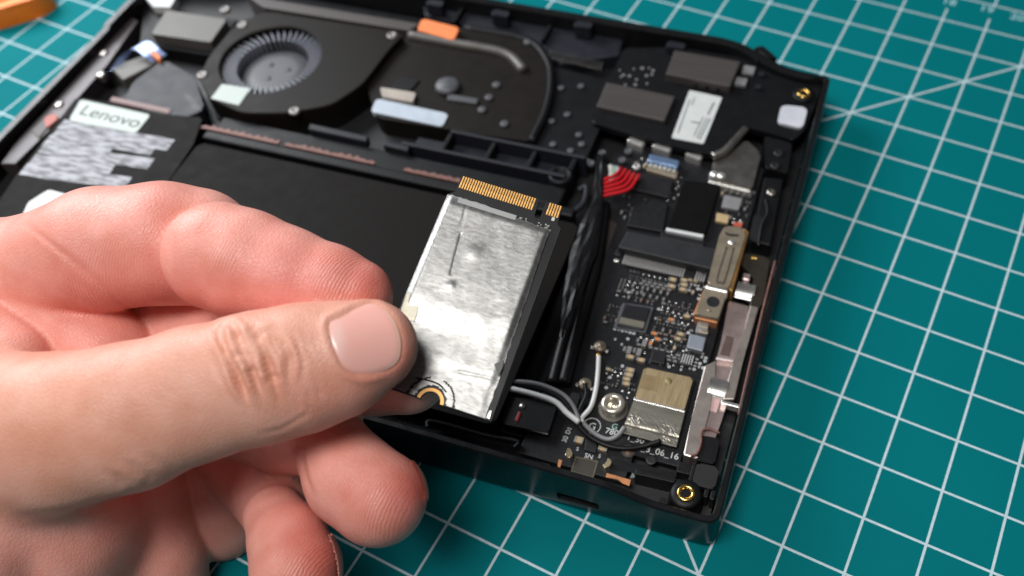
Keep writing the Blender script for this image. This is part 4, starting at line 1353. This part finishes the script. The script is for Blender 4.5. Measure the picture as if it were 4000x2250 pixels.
def hand_sdf(P, want=False):
    per = {}
    d = None
    for k, (segs, fl, kk) in chains.items():
        q = chain_sdf(P, segs, fl, kk)
        per[k] = q
        d = q if d is None else smin(d, q, PAIR_K[k])
    # the card is pressed into the pads
    L = np.stack([(P - SO) @ SX, (P - SO) @ SY, (P - SO) @ SN_], 1) - np.array([0, 21, -0.35])
    e = np.abs(L) - np.array([11.0, 21.0, 0.5])
    box = np.sqrt((np.maximum(e, 0) ** 2).sum(1)) + np.minimum(e.max(1), 0)
    d = np.maximum(d, -(box - 0.03))
    return (d, per) if want else d


def surface_nets(D, lo, h):
    ins = D < 0
    nx, ny, nz_ = D.shape
    cnt = np.zeros((nx - 1, ny - 1, nz_ - 1), np.int8)
    for i in (0, 1):
        for j in (0, 1):
            for k in (0, 1):
                cnt += ins[i:nx - 1 + i, j:ny - 1 + j, k:nz_ - 1 + k]
    act = (cnt > 0) & (cnt < 8)
    idx = np.argwhere(act)
    ids = -np.ones(act.shape, np.int64)
    ids[act] = np.arange(len(idx))
    acc = np.zeros((len(idx), 3))
    num = np.zeros(len(idx))
    corners = [(0, 0, 0), (1, 0, 0), (0, 1, 0), (1, 1, 0), (0, 0, 1), (1, 0, 1), (0, 1, 1), (1, 1, 1)]
    for a in corners:
        for ax in range(3):
            if a[ax]:
                continue
            b = list(a)
            b[ax] = 1
            va = D[idx[:, 0] + a[0], idx[:, 1] + a[1], idx[:, 2] + a[2]]
            vb = D[idx[:, 0] + b[0], idx[:, 1] + b[1], idx[:, 2] + b[2]]
            m = (va < 0) != (vb < 0)
            t = np.where(m, va / np.where(m, va - vb, 1), 0)
            pos = np.array(a, float)[None] + t[:, None] * (np.array(b) - np.array(a))
            acc[m] += pos[m]
            num[m] += 1
    V = lo + (idx + acc / num[:, None]) * h
    quads = []
    for ax in range(3):
        s0 = [slice(None)] * 3
        s1 = [slice(None)] * 3
        s0[ax], s1[ax] = slice(0, -1), slice(1, None)
        fl = ins[tuple(s0)] != ins[tuple(s1)]
        e = np.argwhere(fl)
        u, v = [(1, 2), (2, 0), (0, 1)][ax]
        ok = (e[:, u] > 0) & (e[:, v] > 0) & (e[:, u] < D.shape[u] - 1) & (e[:, v] < D.shape[v] - 1)
        e = e[ok]
        neg = ins[tuple(e.T)]

        def cell(du, dv_):
            c_ = e.copy()
            c_[:, u] -= du
            c_[:, v] -= dv_
            return ids[tuple(c_.T)]
        q = np.stack([cell(1, 1), cell(0, 1), cell(0, 0), cell(1, 0)], 1)
        q[~neg] = q[~neg][:, ::-1]
        quads.append(q)
    return V, np.vstack(quads)


allp = np.array([p for segs, _, _ in chains.values() for c_ in segs for p, r in c_])
allr = np.array([r for segs, _, _ in chains.values() for c_ in segs for p, r in c_])
lo = (allp - allr[:, None]).min(0) - 3
hi = (allp + allr[:, None]).max(0) + 3
VOX = 0.5
CO = 4
n = (np.ceil((hi - lo) / (VOX * CO)).astype(int) + 1) * CO + 1
cs_ = [np.arange(0, n[i], CO) for i in range(3)]
gc = np.stack(np.meshgrid(*[lo[i] + cs_[i] * VOX for i in range(3)], indexing='ij'), -1)
Dc = hand_sdf(gc.reshape(-1, 3)).reshape(gc.shape[:3])
D = np.repeat(np.repeat(np.repeat(Dc, CO, 0), CO, 1), CO, 2)[:n[0], :n[1], :n[2]].astype(np.float32)
near = np.abs(Dc) < VOX * CO * 1.75 + 0.6
near[:, :, :] |= False
nm = near.copy()
for ax in range(3):
    nm |= np.roll(near, 1, ax) | np.roll(near, -1, ax)
mask = np.repeat(np.repeat(np.repeat(nm, CO, 0), CO, 1), CO, 2)[:n[0], :n[1], :n[2]]
ii = np.argwhere(mask)
out = np.empty(len(ii), np.float32)
for s in range(0, len(ii), 400000):
    out[s:s + 400000] = hand_sdf(lo + ii[s:s + 400000] * VOX)
D[mask] = out
HV, HQ = surface_nets(D, lo, VOX)
# relax the facets
ea = np.vstack([HQ[:, [0, 1]], HQ[:, [1, 2]], HQ[:, [2, 3]], HQ[:, [3, 0]]])


def relax(V, it, f=0.5):
    for _ in range(it):
        sm = np.zeros_like(V)
        c_ = np.zeros(len(V))
        for k in range(3):
            sm[:, k] = np.bincount(ea[:, 0], V[ea[:, 1], k], len(V)) + np.bincount(ea[:, 1], V[ea[:, 0], k], len(V))
        c_ = np.bincount(ea[:, 0], minlength=len(V)) + np.bincount(ea[:, 1], minlength=len(V))
        V = V + f * (sm / c_[:, None] - V)
    return V


def normals(V):
    a = np.cross(V[HQ[:, 2]] - V[HQ[:, 0]], V[HQ[:, 3]] - V[HQ[:, 1]])
    N_ = np.zeros_like(V)
    for j in range(4):
        for k in range(3):
            N_[:, k] += np.bincount(HQ[:, j], a[:, k], len(V))
    return N_ / (np.linalg.norm(N_, axis=1)[:, None] + 1e-12)


HV = relax(HV, 3)
HN = normals(HV)
_, PER = hand_sdf(HV, True)
keys = list(PER)
PD = np.stack([PER[k] for k in keys], 1)
own = np.array(keys)[PD.argmin(1)]


def to_px(V):
    c_ = (V - CAM) @ RC.T
    return np.stack([CX + F_PX * c_[:, 0] / c_[:, 2], CY + F_PX * c_[:, 1] / c_[:, 2]], 1), c_[:, 2]


HP, HD = to_px(HV)
view = CAM - HV
view /= np.linalg.norm(view, axis=1)[:, None]
facing = (HN * view).sum(1) > -0.05


def dist_line(P, pts):
    pts = np.array(pts, float)
    best = np.full(len(P), 1e9)
    along = np.zeros(len(P))
    for i, (a, b) in enumerate(zip(pts[:-1], pts[1:])):
        t = np.clip(((P - a) @ (b - a)) / ((b - a) @ (b - a)), 0, 1)
        d = np.linalg.norm(P - a - t[:, None] * (b - a), axis=1)
        m = d < best
        best[m] = d[m]
        along[m] = (i + t[m]) / (len(pts) - 1)
    return best, along


disp = np.zeros(len(HV))


def groove(sel, pts, depth, width, lip=0.0):     # a skin crease
    m = facing & np.isin(own, sel)
    d, al = dist_line(HP[m], pts)
    fade = np.clip(np.minimum(al, 1 - al) * 4, 0, 1) ** 0.8
    gi = len(pts) * 1.7 + pts[0][0] * 0.013
    fade = fade * (0.72 + 0.28 * np.sin(al * 9 + gi)) if depth > 0.3 else fade
    d = d + 5.0 * np.sin(al * 13 + gi) * (width > 11)
    d = np.abs(d)
    disp[m] -= depth * np.exp(-(d / width) ** 2) * fade
    if lip:
        disp[m] += lip * np.exp(-((d - width * 2.1) / (width * 1.1)) ** 2) * fade


T = ['thumb']
groove(T, [(842, 1270), (862, 1320), (886, 1380), (926, 1462), (958, 1545), (985, 1610)], 1.15, 14, 0.55)
groove(T, [(905, 1280), (925, 1310), (972, 1414), (993, 1476), (1035, 1580)], 0.95, 12, 0.45)
groove(T, [(985, 1262), (1008, 1310), (1036, 1382), (1072, 1490), (1096, 1590)], 1.0, 12, 0.45)
groove(T, [(858, 1300), (872, 1270), (900, 1262), (926, 1288), (930, 1330)], 0.55, 11, 0.3)
groove(T, [(1000, 1330), (1020, 1300), (1050, 1292), (1075, 1320)], 0.4, 10, 0.2)
groove(T, [(960, 1470), (990, 1440), (1030, 1450), (1050, 1490)], 0.35, 9, 0.15)
groove(T, [(1035, 1500), (1065, 1470), (1100, 1480)], 0.3, 9, 0.15)
groove(T, [(905, 1400), (935, 1380), (965, 1396)], 0.3, 9, 0.12)
groove(T, [(1060, 1270), (1110, 1330), (1130, 1400), (1130, 1480), (1145, 1560)], 0.45, 12, 0.2)
groove(T, [(1118, 1280), (1165, 1350), (1184, 1420), (1180, 1500)], 0.22, 10, 0.1)
groove(T, [(820, 1360), (850, 1450), (900, 1540), (930, 1600)], 0.2, 9, 0.05)
rs_ = np.random.RandomState(5)
for k_ in range(34):                      # fine lines round the knuckle
    x0, y0 = rs_.uniform(840, 1240), rs_.uniform(1260, 1600)
    L_ = rs_.uniform(30, 90)
    a_ = rs_.uniform(0.9, 1.45)
    x1, y1 = x0 + L_ * math.cos(a_), y0 + L_ * math.sin(a_)
    groove(T, [(x0, y0), ((x0 + x1) / 2 + rs_.uniform(-9, 9), (y0 + y1) / 2), (x1, y1)], rs_.uniform(.08, .2), rs_.uniform(5, 8), 0.03)
for k_ in range(10):
    x0, y0 = rs_.uniform(520, 860), rs_.uniform(1400, 1620)
    groove(T, [(x0, y0), (x0 + rs_.uniform(30, 80), y0 + rs_.uniform(20, 60))], 0.06, 7)
for x0, y0, dp in ((505, 1890, .16), (575, 1850, .12), (668, 1828, .08)):
    groove(T, [(x0 - 110, y0 - 60), (x0 - 50, y0 - 25), (x0, y0 + 10), (x0 + 14, y0 + 40)], dp, 15, 0.08)
groove(T + ['palm'], [(60, 2010), (200, 2003), (330, 1985), (430, 1962), (520, 1930), (600, 1895)], 0.5, 16, 0.1)
groove(T, [(1000, 1700), (1100, 1678), (1180, 1630), (1220, 1600)], 0.18, 8, 0.05)
IB = ['index_base', 'index', 'web']
groove(IB, [(90, 870), (160, 920), (300, 1035), (400, 1120), (500, 1205), (560, 1255)], 0.35, 12, 0.05)
for k_ in range(16):
    x0 = 95 + 17 * k_
    groove(['web'], [(x0 - 40, 1085 + 3 * k_), (x0 - 5, 1150 + 5 * k_), (x0 + 6, 1215 + 4 * k_)], 0.12, 6.5, 0.05)
for k_ in range(12):
    x0 = 260 + 24 * k_
    groove(['index_base'], [(x0 - 22, 930), (x0, 985), (x0 + 10, 1040)], 0.07, 6.5, 0.03)
groove(['index'], [(925, 960), (922, 1040), (930, 1130), (945, 1190)], 0.12, 10, 0.04)
groove(['index'], [(815, 980), (815, 1050)], 0.05, 8)
groove(['ring', 'ring_mid'], [(1178, 1730), (1180, 1800), (1195, 1870), (1225, 1950)], 0.3, 10, 0.1)
# the nail sits in a bed with folds round it
NAIL = [(1280, 1253), (1284, 1298), (1306, 1369), (1338, 1436), (1385, 1468), (1452, 1467), (1518, 1445), (1562, 1412), (1573, 1342), (1553, 1266), (1514, 1211), (1460, 1178), (1407, 1196), (1341, 1226)]
npoly = np.array(rnd_poly(NAIL, 40, 4))
closed = np.vstack([npoly, npoly[:1]])
m = facing & (own == 'thumb') & (HP[:, 0] > 1180) & (HP[:, 1] < 1620)
d, al = dist_line(HP[m], closed)


def in_poly(P, poly):
    r = np.zeros(len(P), bool)
    j = len(poly) - 1
    for i in range(len(poly)):
        a, b = poly[i], poly[j]
        c_ = ((a[1] > P[:, 1]) != (b[1] > P[:, 1])) & (P[:, 0] < (b[0] - a[0]) * (P[:, 1] - a[1]) / (b[1] - a[1] + 1e-12) + a[0])
        r ^= c_
        j = i
    return r


ins_ = in_poly(HP[m], npoly)
sd_ = np.where(ins_, -d, d)
dd = np.where(ins_, -0.42 * np.clip(d / 22, 0, 1), 0.0)
dd += np.where(ins_, 0, 0.30 * np.exp(-((d - 16) / 15) ** 2)) * np.clip((1530 - HP[m][:, 0]) / 60, 0.15, 1)
dd -= 0.26 * np.exp(-(sd_ / 7.0) ** 2)
disp[m] += dd
# slow unevenness of flesh and fine skin lines


def wave(P, f, seed):
    rs = np.random.RandomState(seed)
    v = np.zeros(len(P))
    for _ in range(8):
        k_ = rs.randn(3)
        k_ *= f * rs.uniform(.6, 1.5) / np.linalg.norm(k_)
        v += np.sin(P @ k_ + rs.uniform(0, 6.28))
    return v / 8


disp += 0.22 * wave(HV, 0.2, 1) + 0.05 * wave(HV, 0.7, 2)
HV = HV + HN * disp[:, None]
HV = relax(HV, 1, 0.35)

# colour: tan back of the thumb, pink palm side, redder finger ends
tan, pink, red = np.array(lin((218, 160, 140))), np.array(lin((230, 160, 146))), np.array(lin((208, 104, 92)))
colr = np.tile(pink, (len(HV), 1))
wt = np.exp(-np.clip(PER['thumb'], 0, 9) / 1.2)[:, None]
wt *= np.clip(((HN * view).sum(1)[:, None] + 0.35) / 0.7, 0, 1)
colr = colr * (1 - wt) + tan * wt


def flush(px, py, rad_, col, amt, sel=None):
    g = amt * np.exp(-((HP[:, 0] - px) ** 2 + (HP[:, 1] - py) ** 2) / rad_ ** 2)
    if sel:
        g = g * np.isin(own, sel)
    colr[:] = colr * (1 - g[:, None]) + np.array(col) * g[:, None]


flush(1640, 1920, 130, red, 0.95, ['ring'])
flush(1480, 1990, 260, red, 0.35, ['ring'])
flush(1300, 2220, 150, red, 0.9, ['little'])
flush(1180, 2050, 120, red, 0.5, ['little'])
flush(1470, 1090, 190, red, 0.65, ['index'])
flush(1100, 1130, 230, lin((236, 130, 126)), 0.45, ['index'])
flush(700, 1120, 180, red, 0.35, ['index', 'index_base'])
flush(620, 820, 120, red, 0.3, ['index_base'])
flush(330, 1120, 260, red, 0.35, ['web', 'index_base'])
flush(1600, 1440, 150, lin((206, 110, 92)), 0.75, T)
flush(1500, 1560, 150, lin((206, 120, 104)), 0.5, T)
flush(950, 1420, 190, lin((204, 146, 122)), 0.35, T)
flush(1250, 1600, 170, lin((226, 152, 136)), 0.5, T)
flush(1420, 1240, 160, lin((224, 160, 140)), 0.4, T)
flush(250, 1650, 260, lin((214, 150, 124)), 0.4, T)
me = bpy.data.meshes.new('person')
me.from_pydata((HV * S).tolist(), [], HQ.tolist())
me.validate()
for p in me.polygons:
    p.use_smooth = True
ca = me.color_attributes.new('tone', 'FLOAT_COLOR', 'POINT')
ca.data.foreach_set('color', np.c_[colr, np.ones(len(colr))].astype(np.float32).ravel())
ridge = np.zeros(len(HV))                  # where friction ridges and fine folds show
for px_, py_, rd_ in ((1310, 1085, 90), (860, 1010, 60), (1420, 1985, 120), (1160, 2200, 110), (230, 1170, 110), (420, 1000, 110), (60, 1010, 70)):
    ridge = np.maximum(ridge, np.exp(-((HP[:, 0] - px_) ** 2 + (HP[:, 1] - py_) ** 2) / rd_ ** 2) * (own != 'thumb'))
cb_ = me.color_attributes.new('ridge', 'FLOAT_COLOR', 'POINT')
cb_.data.foreach_set('color', np.c_[ridge, ridge, ridge, np.ones(len(HV))].astype(np.float32).ravel())

skin = bpy.data.materials.new('skin')
skin.use_nodes = True
nt = skin.node_tree
b_ = nt.nodes['Principled BSDF']
at_ = nd('ShaderNodeVertexColor')
at_.layer_name = 'tone'
tc = nd('ShaderNodeTexCoord')
n1 = nd('ShaderNodeTexNoise')
n1.inputs['Scale'].default_value = 180
n1.inputs['Detail'].default_value = 5
nt.links.new(tc.outputs['Object'], n1.inputs['Vector'])
hs = nd('ShaderNodeHueSaturation')
nt.links.new(at_.outputs['Color'], hs.inputs['Color'])
nt.links.new(mth('MULTIPLY_ADD', n1.outputs['Fac'], 0.30, 0.85), hs.inputs['Value'])
nt.links.new(mth('MULTIPLY_ADD', n1.outputs['Fac'], -0.3, 1.15), hs.inputs['Saturation'])
nt.links.new(hs.outputs[0], b_.inputs['Base Color'])
b_.inputs['Subsurface Weight'].default_value = 0.13
b_.inputs['Subsurface Radius'].default_value = (1.0, 0.32, 0.18)
b_.inputs['Subsurface Scale'].default_value = 0.0022
b_.inputs['Roughness'].default_value = 0.42
b_.inputs['Specular IOR Level'].default_value = 0.38
vo = nd('ShaderNodeTexVoronoi')
vo.feature = 'DISTANCE_TO_EDGE'
vo.inputs['Scale'].default_value = 1300
nt.links.new(tc.outputs['Object'], vo.inputs['Vector'])
n2 = nd('ShaderNodeTexNoise')
n2.inputs['Scale'].default_value = 2600
n2.inputs['Detail'].default_value = 3
nt.links.new(tc.outputs['Object'], n2.inputs['Vector'])
wv = nd('ShaderNodeTexWave')
wv.inputs['Scale'].default_value = 620
wv.inputs['Distortion'].default_value = 3.5
wv.inputs['Detail'].default_value = 2
nt.links.new(tc.outputs['Object'], wv.inputs['Vector'])
rg = nd('ShaderNodeVertexColor')
rg.layer_name = 'ridge'
hh = mth('ADD', mth('ADD', mth('MINIMUM', mth('MULTIPLY', vo.outputs['Distance'], 3.0), 0.5), mth('MULTIPLY', n2.outputs['Fac'], 0.5)), mth('MULTIPLY', wv.outputs['Fac'], mth('MULTIPLY_ADD', rg.outputs['Color'], 1.6, 0.12)))
bp = nd('ShaderNodeBump')
bp.inputs['Strength'].default_value = 0.36
bp.inputs['Distance'].default_value = 0.00018
nt.links.new(hh, bp.inputs['Height'])
nt.links.new(bp.outputs[0], b_.inputs['Normal'])
me.materials.append(skin)
person = bpy.data.objects.new('person', me)
COL.objects.link(person)
person['label'] = 'bare left hand reaching in, pinching the foil-covered card between thumb and fingers'
person['category'] = 'person'

# thumbnail: a thin curved plate resting in its bed
bvh = BVHTree.FromPolygons([Vector(v) for v in HV], HQ.tolist())
cpx = npoly.mean(0)
rays = []
rings_n = 14
for k_ in range(rings_n + 1):
    s = k_ / rings_n
    for p in npoly:
        rays.append(cpx + (p - cpx) * s * 0.985)
rays = np.array(rays)
hits = []
for p in rays:
    d3 = np.array([(p[0] - CX) / F_PX, (p[1] - CY) / F_PX, 1.0]) @ RC
    h_ = bvh.ray_cast(Vector(CAM), Vector(d3).normalized())
    hits.append(np.array(h_[0]) if h_[0] is not None else at(p[0], p[1], 142))
hits = np.array(hits)
c0 = hits.mean(0)
zax = -FWD
xax = at(1573, 1342, 145) - at(1290, 1300, 145)
xax -= zax * (xax @ zax)
xax /= np.linalg.norm(xax)
yax = np.cross(zax, xax)
u, v, z_ = (hits - c0) @ xax, (hits - c0) @ yax, (hits - c0) @ zax
Am = np.stack([np.ones_like(u), u, v, u * u, u * v, v * v], 1)
co = np.linalg.lstsq(Am, z_, rcond=None)[0]
zf = Am @ co + 0.36
np_ = len(npoly)
edge = np.repeat(np.arange(rings_n + 1) / rings_n, np_)
zf = zf - 0.22 * np.clip((edge - 0.86) / 0.14, 0, 1) ** 2
pts = c0 + u[:, None] * xax + v[:, None] * yax + zf[:, None] * zax
faces = []
for k_ in range(rings_n):
    for i in range(np_):
        j = (i + 1) % np_
        faces.append((k_ * np_ + i, (k_ + 1) * np_ + i, (k_ + 1) * np_ + j, k_ * np_ + j))
bm = bmesh.new()
vs = [bm.verts.new(p * S) for p in pts]
for f in faces:
    try:
        bm.faces.new([vs[q] for q in f])
    except ValueError:
        pass
bmesh.ops.remove_doubles(bm, verts=bm.verts, dist=1e-7)
bmesh.ops.recalc_face_normals(bm, faces=bm.faces)
lay = bm.loops.layers.float_color.new('tone')
nb_, lun, fr_ = np.array(lin((238, 180, 170))), np.array(lin((248, 216, 210))), np.array(lin((244, 214, 184)))
skn = np.array(lin((224, 162, 146)))
mwp = {}
for f in bm.faces:
    f.smooth = True
    for l in f.loops:
        q = np.array(l.vert.co) / S
        P2, _ = to_px(q[None])
        x, y = P2[0]
        lx = math.exp(-(((x - 1312) / 34) ** 2 + ((y - 1345) / 85) ** 2))
        dl, _ = dist_line(P2, [(1514, 1205), (1553, 1264), (1573, 1342), (1562, 1412), (1518, 1447)])
        fe = math.exp(-(dl[0] / 9) ** 2)
        cc = nb_ * (1 - 0.75 * lx) + lun * 0.75 * lx
        cc = cc * (1 - fe) + fr_ * fe
        dc, _ = dist_line(P2, [(1407, 1196), (1341, 1226), (1280, 1253), (1284, 1298), (1306, 1369), (1338, 1436), (1385, 1468), (1452, 1467), (1518, 1445)])
        ce = 0.6 * math.exp(-(dc[0] / 11) ** 2)
        cc = cc * (1 - ce) + skn * ce
        l[lay] = (*cc, 1)
me = bpy.data.meshes.new('thumbnail')
bm.to_mesh(me)
bm.free()
nl = bpy.data.materials.new('fingernail')
nl.use_nodes = True
nt = nl.node_tree
b_ = nt.nodes['Principled BSDF']
at_ = nd('ShaderNodeVertexColor')
at_.layer_name = 'tone'
nt.links.new(at_.outputs['Color'], b_.inputs['Base Color'])
b_.inputs['Roughness'].default_value = 0.22
b_.inputs['Subsurface Weight'].default_value = 0.15
b_.inputs['Subsurface Radius'].default_value = (1.0, 0.4, 0.25)
b_.inputs['Subsurface Scale'].default_value = 0.001
tc = nd('ShaderNodeTexCoord')
n1 = nd('ShaderNodeTexNoise')
n1.inputs['Scale'].default_value = 500
nt.links.new(tc.outputs['Object'], n1.inputs['Vector'])
bp = nd('ShaderNodeBump')
bp.inputs['Strength'].default_value = 0.12
bp.inputs['Distance'].default_value = 0.0002
nt.links.new(n1.outputs['Fac'], bp.inputs['Height'])
nt.links.new(bp.outputs[0], b_.inputs['Normal'])
me.materials.append(nl)
nail = bpy.data.objects.new('thumbnail', me)
COL.objects.link(nail)
nail.parent = person

# the nails seen edge-on on the two lower fingers
for key, (y0, y1, x0) in {'little': (2085, 2290, 1150), 'ring': (1800, 1960, 1480)}.items():
    ndir = RC[0] * 0.80 + FWD * 0.58 - RC[1] * 0.15
    HNN = normals(HV)
    ok = (own == key) & ((HNN @ ndir) > 0.62) & (HP[:, 1] > y0) & (HP[:, 1] < y1) & (HP[:, 0] > x0)
    fq = HQ[ok[HQ].all(1)]
    if len(fq) < 20:
        continue
    ids_, inv = np.unique(fq, return_inverse=True)
    inv = inv.reshape(fq.shape)
    bm = bmesh.new()
    vs = [bm.verts.new((HV[i] + HNN[i] * 0.28) * S) for i in ids_]
    for f in inv:
        bm.faces.new([vs[q] for q in f])
    bmesh.ops.solidify(bm, geom=bm.faces[:], thickness=0.0003)
    bmesh.ops.recalc_face_normals(bm, faces=bm.faces)
    lay = bm.loops.layers.float_color.new('tone')
    for f in bm.faces:
        f.smooth = True
        for l in f.loops:
            l[lay] = (*lin((232, 172, 160)), 1)
    me = bpy.data.meshes.new('fingernail')
    bm.to_mesh(me)
    bm.free()
    me.materials.append(nl)
    fnl = bpy.data.objects.new('fingernail', me)
    COL.objects.link(fnl)
    fnl.parent = person
